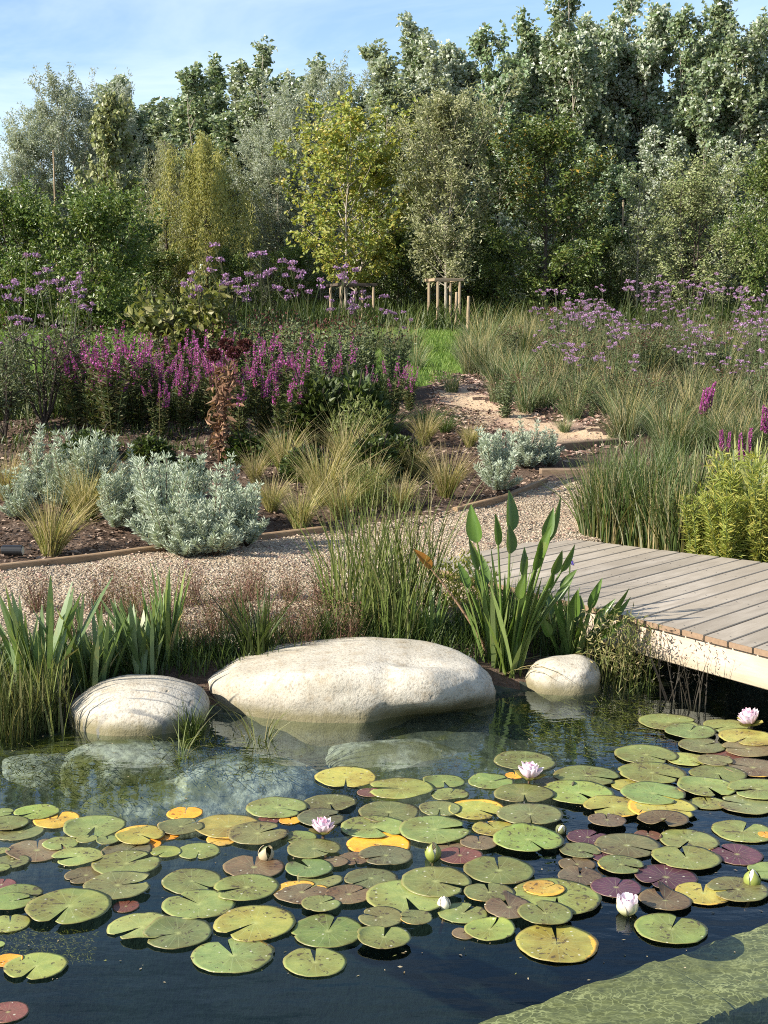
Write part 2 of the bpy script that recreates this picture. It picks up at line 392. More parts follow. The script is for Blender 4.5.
def deck_mat():
    m, nt, out = newmat('weathered_boards'); k = NT(nt); v = k.n('ShaderNodeUVMap').outputs[0]
    g = k.noise(k.scale(v, (1.2, 22, 1)), 3, 6, .65); b = k.noise(k.scale(v, (1, 4, 1)), 1.6, 4)
    il = k.island()
    c = k.ramp(g, [(.28, (.25, .212, .165)), (.5, (.35, .302, .24)), (.72, (.44, .388, .315))])
    c = k.mix(k.ramp(b, [(.35, (0, 0, 0)), (.6, (.7, .7, .7))]), c, (.255, .215, .16))
    hs = k.n('ShaderNodeHueSaturation'); k.set(hs.inputs['Color'], c); k.set(hs.inputs['Value'], k.math('MULTIPLY_ADD', il, .3, .86)); c = hs.outputs[0]
    nt.links.new(k.bsdf(c, .8, .2, k.bump(g, .3, .003)), out.inputs[0]); M['deck'] = m
    m, nt, out = newmat('board_ends'); k = NT(nt); v = k.pos(); g = k.noise(v, 60, 4)
    nt.links.new(k.bsdf(k.mix(g, (.15, .10, .065), (.29, .20, .13)), .8, .15), out.inputs[0]); M['deck_end'] = m
    m, nt, out = newmat('fascia_board'); k = NT(nt); v = k.oc(); g = k.noise(k.scale(v, (2, 2, 25)), 3, 6, .65)
    b = k.noise(v, 2.5, 4)
    c = k.mix(k.ramp(b, [(.4, (0, 0, 0)), (.7, (.6, .6, .6))]), k.ramp(g, [(.3, (.44, .345, .265)), (.7, (.57, .475, .38))]), (.34, .25, .18))
    zf = k.n('ShaderNodeSeparateXYZ', Vector=v).outputs[2]; c = k.mix(k.math('MULTIPLY', k.ramp(k.math('MULTIPLY_ADD', b, .12, zf), [(.0, (1, 1, 1)), (.045, (0, 0, 0))]), .5), c, (.20, .18, .10))
    nt.links.new(k.bsdf(c, .8, .2, k.bump(g, .2, .003)), out.inputs[0]); M['fascia'] = m
deck_mat()
M['sleeper'] = woodmat('sleeper_timber', (.10, .07, .045), (.27, .19, .125), (2, 2, 14))
M['edging'] = woodmat('edging_timber', (.20, .125, .07), (.36, .25, .15), (2, 2, 18))
M['stake'] = woodmat('stake_timber', (.22, .16, .10), (.38, .29, .19), (12, 12, 2))
M['bark_dark'] = woodmat('bark_dark', (.035, .026, .02), (.12, .095, .075), (8, 8, 2))
M['bark_pale'] = woodmat('bark_pale', (.16, .135, .10), (.40, .36, .29), (8, 8, 3))
M['bark_twig'] = plain('twig', (.10, .07, .05), .8, .1)
M['black'] = plain('black_metal', (.012, .012, .013), .4, .4)
M['lens'] = plain('lamp_lens', (.55, .55, .52), .2, .5)
# ---------------------------------------------------------------- the ground, cut into its surfaces
def P2(*px): return np.array([at(x, y)[:2] for x, y in px])
def inside(poly, x, y):
    c = np.zeros(x.shape, bool); n = len(poly)
    for i in range(n):
        x1, y1 = poly[i]; x2, y2 = poly[(i+1) % n]
        if y1 == y2: continue
        c ^= ((y1 > y) != (y2 > y)) & (x < (x2-x1)*(y-y1)/(y2-y1)+x1)
    return c
EDGE_L = P2((-160, 592), (-60, 580), (0, 571), (90, 561), (170, 550), (250, 541), (325, 532))
EDGE_R = P2((455, 511), (505, 499), (545, 481))
GRAVEL = np.concatenate([[(-14, 9.4)], EDGE_L, EDGE_R, P2((585, 486), (612, 512), (668, 548)), [(1.2, 7.6), (.35, 6.75), (-.5, 6.45), (-1.3, 6.3), (-2.2, 6.05), (-6, 5.7), (-14, 5.8)]])
SAND = P2((436, 386), (455, 381), (478, 392), (492, 403), (540, 421), (612, 432), (614, 443), (560, 447), (520, 444), (486, 428), (446, 412))
LAWN = np.array([(-16, 17.0), (-3.6, 16.5), (-1.2, 17.2), (.2, 17.6), (.9, 18.6), (1.3, 21), (2.6, 26), (3.2, 32), (-3, 33), (-20, 33)])
def grid_axis(parts): return np.unique(np.round(np.concatenate(parts), 4))
gx = grid_axis([-np.geomspace(9, 300, 26), np.arange(-9, 9.001, .075), np.geomspace(9, 300, 26)])
gy = grid_axis([-np.geomspace(.6, 60, 14), np.arange(-.6, 4.5, .12), np.arange(4.5, 11, .055), np.arange(11, 20, .11), np.geomspace(20, 400, 46)])
GX, GY = np.meshgrid(gx, gy); GZ = zg(GX, GY)
ny, nx = GX.shape
V = np.stack([GX, GY, GZ], -1).reshape(-1, 3)
i, j = np.meshgrid(np.arange(ny-1), np.arange(nx-1), indexing='ij')
Q = np.stack([i*nx+j, i*nx+j+1, (i+1)*nx+j+1, (i+1)*nx+j], -1).reshape(-1, 4)
cc = V[Q].mean(1); jx = cc[:, 0]+.05*np.sin(cc[:, 1]*23+cc[:, 0]*9); jy = cc[:, 1]+.05*np.sin(cc[:, 0]*19)
zone = np.zeros(len(Q), int)
zone[inside(LAWN, jx, jy)] = 3
zone[inside(GRAVEL, jx, jy)] = 1
jx2 = jx+.12*np.sin(cc[:, 1]*7.3)+.07*np.sin(cc[:, 1]*17+cc[:, 0]*13); jy2 = jy+.10*np.sin(cc[:, 0]*9.1)+.06*np.sin(cc[:, 0]*21)
zone[inside(SAND, jx2, jy2)] = 2
zone[(cc[:, 2] < .012) & (cc[:, 1] < 9)] = 4
for zi, (nm, mt) in enumerate((('ground', 'mulch'), ('gravel_path', 'gravel'), ('sand_path', 'sand'), ('lawn', 'turf'), ('pond_bed', 'pond_floor'))):
    q = Q[zone == zi]; u, inv = np.unique(q, return_inverse=True)
    mb = MB(); mb.add(V[u], inv.reshape(-1, 4)); kind(obj(nm, mb.mesh(nm, M[mt], True)), 'structure')
mb = MB()
wx = np.linspace(-14, 14, 15); wy = np.linspace(-.2, 9.2, 11); WX, WY = np.meshgrid(wx, wy)
i, j = np.meshgrid(np.arange(10), np.arange(14), indexing='ij')
mb.add(np.stack([WX, WY, WX*0], -1), np.stack([i*15+j, i*15+j+1, (i+1)*15+j+1, (i+1)*15+j], -1))
kind(obj('water', mb.mesh('water', M['water'])), 'structure')

# ledge under the water, lower corner of the pond
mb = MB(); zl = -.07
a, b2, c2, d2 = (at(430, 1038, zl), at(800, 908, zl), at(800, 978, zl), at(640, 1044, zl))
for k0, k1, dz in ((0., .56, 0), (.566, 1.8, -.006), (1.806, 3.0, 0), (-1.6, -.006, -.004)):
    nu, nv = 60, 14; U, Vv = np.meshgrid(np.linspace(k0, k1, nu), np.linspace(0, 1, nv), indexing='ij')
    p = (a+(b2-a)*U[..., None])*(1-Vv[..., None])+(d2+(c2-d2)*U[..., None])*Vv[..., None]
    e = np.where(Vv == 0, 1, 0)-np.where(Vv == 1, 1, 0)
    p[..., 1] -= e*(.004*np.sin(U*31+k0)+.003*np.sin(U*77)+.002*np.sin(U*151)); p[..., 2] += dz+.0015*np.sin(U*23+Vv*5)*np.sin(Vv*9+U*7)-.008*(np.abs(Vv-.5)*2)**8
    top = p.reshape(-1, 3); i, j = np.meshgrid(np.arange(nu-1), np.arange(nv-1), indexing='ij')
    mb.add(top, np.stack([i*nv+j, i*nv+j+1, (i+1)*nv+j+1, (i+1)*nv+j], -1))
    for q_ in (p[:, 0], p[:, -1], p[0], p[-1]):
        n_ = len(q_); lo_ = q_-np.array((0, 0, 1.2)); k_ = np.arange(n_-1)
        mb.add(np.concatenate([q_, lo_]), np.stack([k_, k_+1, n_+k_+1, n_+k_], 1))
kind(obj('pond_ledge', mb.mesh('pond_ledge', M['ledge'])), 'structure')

# ---------------------------------------------------------------- boulders
from mathutils import noise as mnoise
def boulder(name, c, r, rz, label, mat='stone', seed=0, sq=2.4, amp=.07, under=None, cat='boulder', n=64, group=None):
    mb = MB(); nu, nv = n, n//2
    th = np.arange(nu)*2*math.pi/nu; ph = np.linspace(-math.pi/2, math.pi/2, nv)
    T, PH = np.meshgrid(th, ph)
    se = lambda w, e: np.sign(w)*np.abs(w)**e
    e = 2/sq
    x = se(np.cos(PH), e)*se(np.cos(T), 2/2.2); y = se(np.cos(PH), e)*se(np.sin(T), 2/2.2); z = se(np.sin(PH), e)
    p = np.stack([x, y, z], -1).reshape(-1, 3)
    for q in p:
        w = Vector((q[0], q[1], q[2]))
        f = 1+amp*2*mnoise.noise(w*.9+Vector((seed*7.3, 1, 2)))+amp*mnoise.noise(w*2.3+Vector((seed*3.1, 5, 2)))+amp*.35*mnoise.noise(w*6+Vector((seed, 0, 9)))+amp*.12*mnoise.noise(w*17+Vector((seed, 3, 9)))
        q *= f
    p = p*np.array(r)
    if under is not None: p = under(p, r)
    i, j = np.meshgrid(np.arange(nv-1), np.arange(nu), indexing='ij'); jn = (j+1) % nu
    mb.add(p, np.stack([i*nu+j, i*nu+jn, (i+1)*nu+jn, (i+1)*nu+j], -1))
    o = obj(name, mb.mesh(name, M[mat], True), None, c); o.rotation_euler = (0, 0, rz)
    return tag(o, label, cat, group)
def slab(p, r):
    # long flat rock: low nose at one end, level top, blunt far end whose front is hollowed out
    u = p[:, 0]/r[0]; v = p[:, 1]/r[1]; w = p[:, 2]/r[2]
    lim = np.interp(u, [-1.1, -.8, -.35, .1, .6, .95, 1.2], [.06, .16, .215, .238, .222, .185, .12])+.02*v
    z = p[:, 2]; k = 60.
    p[:, 2] = np.where(z > 0, -np.log(np.exp(-k*z)+np.exp(-k*lim))/k, z)
    cut = np.clip((u-.12)*3, 0, 1)*np.clip(-w*2.2+.45, 0, 1)*np.clip(-v+.25, 0, 1)
    p[:, 1] += cut*.22
    p[:, 2] += .05*np.clip((u-.05)*2, 0, 1)*np.clip(-w, 0, 1)
    g = np.exp(-((u-.50)/.20)**2-((v+.50-.28*(u-.5))/.12)**2)*(w > -.2)
    p[:, 2] -= .022*g; p[:, 1] += .01*g
    g = np.exp(-((u-.28)/.05)**2-((v+.75)/.18)**2); p[:, 1] += .05*g
    return p
boulder('boulder', (-1.115, 5.78, .035), (.31, .27, .155), .05, 'low pale boulder crossed by thin dark stripes, between rushes and the long slab', 'stone_shadow_striped', seed=1, sq=2.3, amp=.035)
boulder('boulder', (-.165, 6.08, .022), (.675, .37, .30), -.03, 'long flat cream boulder, the largest of the rocks along the pond edge', seed=2, sq=2.9, amp=.05, under=slab, n=128)
boulder('boulder', (.90, 6.33, .03), (.19, .16, .125), .2, 'small rounded pale rock between pickerelweed and the deckside weeds', seed=3, sq=2.4, amp=.05)
boulder('boulder', (-1.93, 6.33, .10), (.22, .17, .11), 0, 'flat grey stone half hidden behind the rushes at the pond edge', seed=4, sq=2.6, amp=.04)
boulder('submerged_rock', at(128, 776, -.16), (.36, .22, .14), .2, 'broad silty rock under water below the striped boulder', 'silt_stone', 5, amp=.06)
boulder('submerged_rock', at(255, 790, -.17), (.34, .19, .13), -.1, 'pale silty rock under water below the long slab boulder', 'silt_stone', 6, amp=.06)
boulder('submerged_rock', at(28, 782, -.17), (.24, .16, .12), .1, 'silty rock under water in front of the rushes', 'silt_stone', 7, amp=.06)
boulder('submerged_rock', at(395, 765, -.2), (.36, .17, .11), .1, 'dim flat rock under water between slab boulder and pads', 'silt_stone', 8, amp=.06)
boulder('submerged_rock', at(180, 812, -.24), (.40, .15, .12), .0, 'sunken rock just behind the orange heart shaped leaf', 'silt_stone', 9, amp=.06)

# ---------------------------------------------------------------- boardwalk
O = np.array((1.316, 6.56)); E = np.array((.56, -.83)); E /= np.linalg.norm(E); Nn = np.array((.67, .74)); Nn /= np.linalg.norm(Nn)
deck = empty('boardwalk', (O[0], O[1], .3)); tag(deck, 'weathered grey wooden boardwalk crossing the pond edge', 'boardwalk')
R1, R2 = np.array((1.232, 9.26)), np.array((2.454, 8.19)); rd = (R2-R1)/np.linalg.norm(R2-R1)
def hit(s):                                          # length of the board line that starts at O + s E
    p = O+s*E; A = np.array([[Nn[0], -rd[0]], [Nn[1], -rd[1]]]); return np.linalg.solve(A, R1-p)[0]
pitch_ = .150; top = MB(); ends = MB(); uvs = []
s0 = -1.95; k = 0; S0 = s0
rr = np.random.default_rng(3)
while s0+k*pitch_ < 4.6:
    sa, sb = s0+k*pitch_+.006, s0+(k+1)*pitch_-.006
    dz = rr.normal()*.0012; la, lb = max(hit(sa), .3), max(hit(sb), .3); ov = rr.normal()*.002-.02
    pa, pb = O+sa*E+Nn*ov-O, O+sb*E+Nn*ov-O; qa, qb = O+sa*E+Nn*la-O, O+sb*E+Nn*lb-O
    vs = []
    n = 8
    ch = .004
    for t in np.linspace(0, 1, n):
        l = pa+(qa-pa)*t; r = pb+(qb-pb)*t; w = (r-l)/np.linalg.norm(r-l)
        sag = dz+rr.normal()*.0003
        vs += [(*l, -.028), (*l, -ch+sag), (*(l+w*ch), sag), (*(r-w*ch), sag), (*r, -ch+sag), (*r, -.028)]
    q = [(a*6+b, a*6+b+1, a*6+b+7, a*6+b+6) for a in range(n-1) for b in range(5)]
    top.add(vs, q); o = rr.uniform(0, 50)
    uvs += [(t*1.6+o, (b/5)*.14+o*.37) for t in np.linspace(0, 1, n) for b in range(6)]
    e = np.array([(*pa, -.028), (*pa, -ch+dz), (*(pa+E*ch), dz), (*(pb-E*ch), dz), (*pb, -ch+dz), (*pb, -.028)]); e[:, :2] -= Nn*.0015
    ends.add(e, T=[(0, 5, 4), (0, 4, 1), (1, 4, 3), (1, 3, 2)])
    k += 1
me = top.mesh('deck_surface', M['deck'])
ul = me.uv_layers.new(name='UVMap'); li = np.empty(len(me.loops), np.int32); me.loops.foreach_get('vertex_index', li)
ul.data.foreach_set('uv', np.array(uvs, np.float32)[li].ravel())
obj('deck_surface', me, deck); obj('board_ends', ends.mesh('board_ends', M['deck_end']), deck)
def beam(sA, sB, off, z, hz, th, mat, name):
    mb = MB(); a = O+sA*E+Nn*off-O; b = O+sB*E+Nn*off-O; c = (a+b)/2; L = np.linalg.norm(b-a)/2
    ax = np.array(((E[0], E[1], 0), (-E[1], E[0], 0), (0, 0, 1)))
    box(mb, (0, 0, 0), (L, th, hz), ax=np.eye(3), bev=.004)
    o = obj(name, mb.mesh(name, M[mat]), deck, (c[0], c[1], z)); o.rotation_euler = (0, 0, math.atan2(E[1], E[0])); return o
sm = MB()
for k in range(int(6.4/pitch_)):
    for off in (.06, .75, 1.35):
        for e_ in (.035, .115):
            c_ = O+(S0+k*pitch_+e_)*E+Nn*off-O; th = np.arange(6)*math.pi/3
            sm.add(np.concatenate([[(*c_, .0035)], np.stack([c_[0]+.0042*np.cos(th), c_[1]+.0042*np.sin(th), 0*th+.003], 1)]), T=[(0, 1+i_, 1+(i_+1) % 6) for i_ in range(6)])
obj('screws', sm.mesh('screws', M['black']), deck)
beam(-1.0, 4.6, .03, -.115, .078, .02, 'fascia', 'fascia_board')
beam(-1.9, 4.6, .75, -.085, .05, .025, 'sleeper', 'joist')
beam(-1.9, 4.6, 1.35, -.085, .05, .025, 'sleeper', 'joist')
for s in (-.6, 1.0, 2.6, 4.2):
    for off in (.16, 1.4):
        mb = MB(); box(mb, (0, 0, 0), (.05, .05, .8), bev=.006)
        p = O+s*E+Nn*off-O; obj('support_post', mb.mesh('support_post', M['sleeper']), deck, (p[0], p[1], -.84))

# ---------------------------------------------------------------- timber edging, step sleepers
def timber(name, pts, h, w, label, mat, up=.0, cat='timber edging'):
    mb = MB(); pts = np.asarray(pts, float)
    d = unit(np.gradient(pts[:, :2], axis=0)); nn = np.stack([-d[:, 1], d[:, 0]], 1)
    z = zg(pts[:, 0], pts[:, 1])
    rows = []
    for p, q, zz in zip(pts[:, :2], nn, z):
        rows += [(*(p-q*w/2), zz-.12), (*(p-q*w/2), zz+h-.006), (*(p-q*(w/2-.006)), zz+h), (*(p+q*(w/2-.006)), zz+h), (*(p+q*w/2), zz+h-.006), (*(p+q*w/2), zz-.12)]
    n = len(pts); q = [(a*6+b, a*6+b+1, a*6+b+7, a*6+b+6) for a in range(n-1) for b in range(5)]
    mb.add(rows, q, [(0, 1, 4), (0, 4, 5), (1, 2, 3), (1, 3, 4)]+[(6*(n-1)+a, 6*(n-1)+b, 6*(n-1)+c) for a, b, c in ((4, 1, 0), (5, 4, 0), (3, 2, 1), (4, 3, 1))])
    return tag(obj(name, mb.mesh(name, M[mat])), label, cat)
timber('timber_edging', EDGE_L, .042, .05, 'long low timber edging between gravel path and silver plants', 'edging')
timber('timber_edging', EDGE_R, .028, .05, 'short timber edging below the silver shrub by the steps', 'edging')
def sleeper(a, b, zt, h, w, label):
    a = np.asarray(a); b = np.asarray(b); c = (a+b)/2; L = np.linalg.norm(b-a)/2
    mb = MB(); box(mb, (0, 0, 0), (L, w/2, h/2), bev=.008)
    o = obj('timber_step', mb.mesh('timber_step', M['sleeper']), None, (c[0], c[1], zt-h/2)); o.rotation_euler = (0, 0, math.atan2(b[1]-a[1], b[0]-a[0]))
    return tag(o, label, 'garden step')
a, b = at(530, 449), at(618, 446); zt = max(a[2], b[2])+.04
sleeper(a[:2], b[:2], zt, .26, .12, 'upper sleeper step holding back the sandy path')
a, b = at(540, 476), at(628, 472); sleeper(a[:2], b[:2], max(a[2], b[2])+.03, .22, .12, 'lower sleeper step above the gravel')

# spotlight
P = at(14, 558); sp = empty('garden_spotlight', P, R(-4)); tag(sp, 'black cylindrical garden spotlight lying by the timber edging', 'spotlight')
mb = MB(); xs = np.array((-.075, -.07, .055, .06)); tube(mb, [(x, 0, .05) for x in xs], (.032, .036, .036, .036), 16); obj('body', mb.mesh('body', M['black'], False), sp)
mb = MB(); tube(mb, [(.0605, 0, .05), (.063, 0, .05)], .027, 16); obj('lens', mb.mesh('lens', M['lens']), sp)
mb = MB(); tube(mb, [(0, 0, -.08), (0, 0, .02)], (.006, .01), 6); obj('ground_spike', mb.mesh('ground_spike', M['black']), sp)
M['stalk'] = plain('leaf_stalk', (.10, .06, .03), .6)
# ---------------------------------------------------------------- water lily pads
PADC = {'G': (.142, .185, .055), 'L': (.185, .232, .066), 'Y': (.25, .26, .058), 'O': (.122, .142, .052), 'D': (.085, .09, .045),
        'B': (.12, .098, .052), 'R': (.115, .05, .038), 'P': (.075, .033, .045), 'M': (.26, .26, .055), 'A': (.62, .30, .03), 'N': (.36, .27, .05)}
PADS = []   # cx, cy, width, notch (image degrees), colour, orange amount, under(0)/normal(1)/top(2), label
def p(*a): PADS.append(a)
p(1, 813, 26, 0, 'G', 0, 1, 'green lily pad cut by the picture edge, behind all others on that side')
p(37, 814, 45, 200, 'L', 0, 2, 'green lily pad with open slit, partly covering a yellowing pad behind')
p(57, 821, 47, 100, 'N', .75, 1, 'yellow orange lily pad tucked beneath a green pad near the rocks')
p(9, 826, 40, 185, 'G', 0, 2, 'darker green lily pad lying over a pale olive one near the edge')
p(20, 833, 48, 30, 'O', .12, 0, 'pale olive lily pad sticking out beneath a darker green one')
p(95, 829, 62, 272, 'L', 0, 1, 'large light green lily pad notched towards two tiny pads')
p(61, 845, 36, 320, 'L', 0, 1, 'light green lily pad with wide notch beside a tiny pad')
p(87, 842, 21, 60, 'G', 0, 2, 'tiny green lily pad, first of the pair under the large light one')
p(108, 844, 23, 130, 'G', 0, 1, 'small green lily pad touching the yellow and orange leaf')
p(78, 858, 52, 192, 'L', 0, 2, 'bright lily pad with a long open slit lying over a brown pad')
p(37, 851, 62, 120, 'B', 0, 0, 'large brownish lily pad under the water film beside the slit pad')
p(12, 863, 36, 60, 'O', 0, 1, 'olive lily pad below the large brown one at the edge')
p(2, 852, 16, 200, 'L', 0, 2, 'narrow bright lily pad tip at the picture edge over the brown pad')
p(1, 870, 20, 10, 'G', 0, 2, 'half seen green lily pad at the edge above a maroon one')
p(140, 838, 50, 340, 'M', .28, 1, 'yellow green lily pad with two orange lobes showing below it')
p(146, 845, 31, 90, 'A', 0, 0, 'orange lobe of a dying leaf below the yellow green pad')
p(166, 836, 27, 180, 'A', 0, 0, 'narrow orange leaf poking out beside the yellow green pad')
p(127, 852, 50, 30, 'D', 0, 0, 'sunken dark olive lily pad between the tiny pads and a round one')
p(166, 853, 31, 215, 'L', 0, 1, 'roundish light green pad over a sunken dark one')
p(199, 852, 42, 272, 'L', 0, 1, 'green lily pad with a wide keyhole notch facing the viewer')
p(181, 829, 46, 20, 'O', .1, 1, 'olive lily pad below the orange heart shaped leaf')
p(185, 814, 36, 95, 'A', 0, 1, 'orange heart shaped floating leaf alone near the rocks')
p(127, 866, 68, 20, 'G', 0, 2, 'large olive green pad above a dark one, with small yellow specks')
p(86, 876, 42, 200, 'B', 0, 0, 'brown sunken lily pad peeping out between two big olive pads')
p(118, 889, 70, 5, 'O', 0, 2, 'large dull olive pad with fine veins and a dark rim')
p(192, 882, 60, 342, 'G', .1, 1, 'oval green pad with a slit towards the brown olive pad')
p(2, 885, 28, 90, 'R', 0, 1, 'maroon lily pad half cut by the picture edge')
p(18, 896, 50, 355, 'G', 0, 1, 'green lily pad just below the half cut maroon pad')
p(69, 911, 84, 240, 'L', 0, 2, 'very large fresh green pad with a notch and one small tear')
p(12, 904, 42, 10, 'G', 0, 1, 'small green lily pad squeezed between two others at the edge')
p(10, 924, 42, 120, 'L', 0, 2, 'green lily pad at the edge just above the tiny edge pad')
p(126, 907, 27, 60, 'R', 0, 0, 'little red brown pad beside the very large fresh green one')
p(141, 928, 68, 205, 'L', 0, 1, 'green pad with a gaping slit, half covered by a dull one')
p(178, 935, 68, 190, 'O', 0, 2, 'dull olive pad lying across the pad with the gaping slit')
p(199, 906, 72, 160, 'G', 0, 1, 'green pad strewn with dark dirt above the dull olive one')
p(-2, 945, 14, 90, 'L', 0, 1, 'tiny sliver of green pad at the picture edge')
p(9, 961, 28, 200, 'A', 0, 0, 'orange leaf under the lone notched green pad')
p(36, 968, 62, 245, 'L', .1, 1, 'lone notched green pad in open water over an orange leaf')
p(8, 1013, 42, 170, 'R', 0, 1, 'lone red brown pad in the lowest corner of the pond')
p(346, 778, 64, 272, 'M', .06, 1, 'yellow green lily pad standing apart in front of the slab boulder')
p(277, 809, 61, 350, 'G', 0, 2, 'big green lily pad with an orange leaf below its rim')
p(290, 821, 22, 90, 'A', 0, 0, 'small orange leaf end beneath a big green pad')
p(268, 821, 24, 90, 'R', 0, 0, 'small red brown leaf end beneath a big green pad')
p(330, 804, 54, 300, 'O', 0, 1, 'olive pad with torn notch behind the centre pink flower')
p(321, 819, 48, 10, 'D', 0, 1, 'dark olive pad directly behind the centre pink flower')
p(228, 828, 68, 340, 'Y', .1, 1, 'yellow green pad beneath the pad with a dark scar')
p(222, 840, 32, 200, 'N', .3, 0, 'pale yellow flap below the yellow green pad')
p(258, 836, 62, 15, 'O', 0, 2, 'olive pad with a dark scar in its middle')
p(299, 838, 36, 200, 'G', 0, 0, 'green pad wedged between the scarred pad and the centre pink flower')
p(374, 829, 66, 330, 'G', 0, 1, 'broad green pad with a side notch above the big orange leaf')
p(389, 813, 62, 262, 'O', 0, 1, 'olive pad with deep notch lying over the broad green pad')
p(379, 845, 66, 330, 'A', 0, 0, 'big flat orange leaf under a broad green pad')
p(314, 853, 54, 340, 'O', .04, 2, 'olive pad directly below the centre pink flower')
p(309, 871, 49, 150, 'G', 0, 1, 'dirt covered pad below the one under the centre pink flower')
p(254, 868, 62, 100, 'B', 0, 1, 'dark brown olive pad below the curled dry bud')
p(335, 864, 27, 180, 'B', 0, 0, 'small brown pad between olive pads under the centre pink flower')
p(354, 860, 32, 300, 'B', 0, 0, 'brown pad half hidden under the dark grey olive one')
p(386, 858, 54, 190, 'D', 0, 2, 'dark grey olive pad below the big flat orange leaf')
p(320, 880, 46, 20, 'O', 0, 0, 'olive pad under the dirt covered one')
p(246, 890, 66, 190, 'G', 0, 2, 'green pad with a pale glossy patch under the brown olive pad')
p(302, 894, 57, 30, 'B', .42, 1, 'brown pad with a large orange patch, curled at its rim')
p(321, 907, 40, 18, 'G', 0, 2, 'small dirty green pad slit towards a brown pad')
p(349, 897, 48, 20, 'B', 0, 1, 'brown olive pad beside the brown and orange one')
p(371, 879, 54, 200, 'O', 0, 1, 'olive pad covered in dark crumbs')
p(255, 925, 82, 205, 'Y', .05, 2, 'large yellow green pad with split side and pale patch')
p(328, 932, 74, 62, 'G', 0, 1, 'large green pad with notch pointing away from the viewer')
p(233, 956, 82, 135, 'L', .06, 1, 'large pale green pad with a worn bite in its far rim')
p(315, 963, 64, 105, 'L', 0, 1, 'pale green pad with a wide open notch, in open water')
p(436, 886, 72, 348, 'G', 0, 2, 'large dull green pad beside the pale bud tip')
p(406, 901, 82, 300, 'L', 0, 1, 'large bright pad with a triangular gap, dirt near its centre')
p(381, 922, 46, 170, 'O', 0, 1, 'dull pad between the bright pad and a small speckled one')
p(416, 923, 34, 180, 'O', .1, 2, 'small speckled yellowish pad in the middle of the lower row')
p(384, 943, 54, 68, 'G', 0, 1, 'green pad with a dark notch, lowest of the middle row')
p(499, 873, 72, 92, 'G', 0, 1, 'round green pad with notch away from the viewer and brown dirt')
p(489, 896, 50, 100, 'O', .1, 1, 'dirty olive pad in front of the round green one')
p(509, 912, 50, 125, 'B', 0, 2, 'brown pad with upturned flap beside the twin notched pads')
p(463, 914, 50, 30, 'G', 0, 1, 'olive green pad with rusty rim by the pale bud tip')
p(490, 931, 52, 42, 'L', 0, 2, 'light green pad with an oblique slit, just below the brown flap')
p(465, 934, 26, 90, 'B', 0, 0, 'sunken dull brown leaf at the edge of the light slit pad')
p(557, 899, 88, 250, 'L', 0, 1, 'widest bright green pad of the group, with a rusty pad on it')
p(544, 892, 42, 20, 'N', .5, 2, 'small rusty yellow pad lying on the widest green one')
p(545, 919, 56, 130, 'G', 0, 2, 'dull pad with bite marks in front of the widest one')
p(557, 944, 84, 85, 'Y', .24, 1, 'bright yellow pad with orange margin, lowest by the half open flower')
p(525, 762, 63, 250, 'G', 0, 1, 'green pad farthest out in open water behind the pale pink flower')
p(444, 782, 42, 290, 'G', 0, 1, 'small green pad with notch facing the viewer, behind its twin')
p(450, 795, 38, 45, 'L', .05, 1, 'small yellow green pad with its notch against its green twin')
p(401, 790, 66, 180, 'G', 0, 2, 'wide green pad with a red brown leaf under its end')
p(370, 793, 26, 90, 'R', 0, 0, 'red brown leaf end under the wide green pad')
p(491, 782, 46, 10, 'G', 0, 1, 'green pad beside the orange scrap behind the pale pink flower')
p(515, 776, 20, 90, 'A', 0, 0, 'orange scrap of leaf beneath the green pad behind the pale pink flower')
p(524, 797, 60, 262, 'O', 0, 1, 'olive pad carrying the pale pink flower')
p(477, 810, 58, 340, 'M', .36, 1, 'yellow pad with orange near rim between two olive pads')
p(440, 810, 43, 255, 'O', .05, 2, 'olive pad overlapping the yellow pad with orange rim')
p(435, 832, 74, 5, 'G', 0, 2, 'large green pad with a slit, just above the green bud')
p(495, 829, 45, 140, 'Y', .12, 0, 'yellow green pad partly under a large olive one')
p(530, 818, 66, 262, 'O', 0, 2, 'large olive pad with a nibbled hole, beside the grey bud')
p(528, 843, 70, 320, 'G', .04, 2, 'round olive green pad with pale veins, below the nibbled one')
p(479, 845, 38, 90, 'B', 0, 1, 'brown olive pad overlapping a purplish sunken one')
p(449, 848, 32, 90, 'B', 0, 0, 'brown pad strip beneath the large green slit one')
p(460, 857, 46, 90, 'R', 0, 0, 'sunken purplish brown pad near the green bud')
p(587, 777, 66, 350, 'G', 0, 1, 'wide green pad across the gap from the pale pink flower')
p(553, 785, 42, 180, 'D', 0, 0, 'dark pad in the shadow of the pale pink flower')
p(578, 795, 72, 330, 'L', 0, 1, 'pale green pad with ragged notch before the wide green one')
p(646, 756, 62, 340, 'G', 0, 2, 'olive green pad with yellow blotches facing the deckside weeds')
p(652, 775, 66, 345, 'G', 0, 2, 'olive pad edged with crumbs in front of the blotched one')
p(669, 723, 60, 0, 'L', 0, 1, 'pale pad lying nearest to the deckside weeds')
p(690, 733, 52, 30, 'G', 0, 2, 'pale green pad lying over the one nearest the deckside weeds')
p(727, 727, 48, 190, 'G', 0, 1, 'green pad behind the pink flower by the boardwalk')
p(747, 740, 56, 200, 'Y', 0, 2, 'yellow green pad in front of the pink flower by the boardwalk')
p(702, 747, 48, 10, 'O', .05, 1, 'brownish olive pad in front of the pale pair by the boardwalk')
p(688, 760, 44, 330, 'Y', 0, 1, 'yellow green pad showing between olive pads near the boardwalk')
p(715, 763, 36, 340, 'O', 0, 2, 'small olive pad lying over the yellow green one near the boardwalk')
p(748, 751, 52, 180, 'B', 0, 1, 'brown pad behind the large brownish one near the boardwalk')
p(728, 757, 42, 200, 'R', 0, 0, 'maroon pad partly under others near the boardwalk')
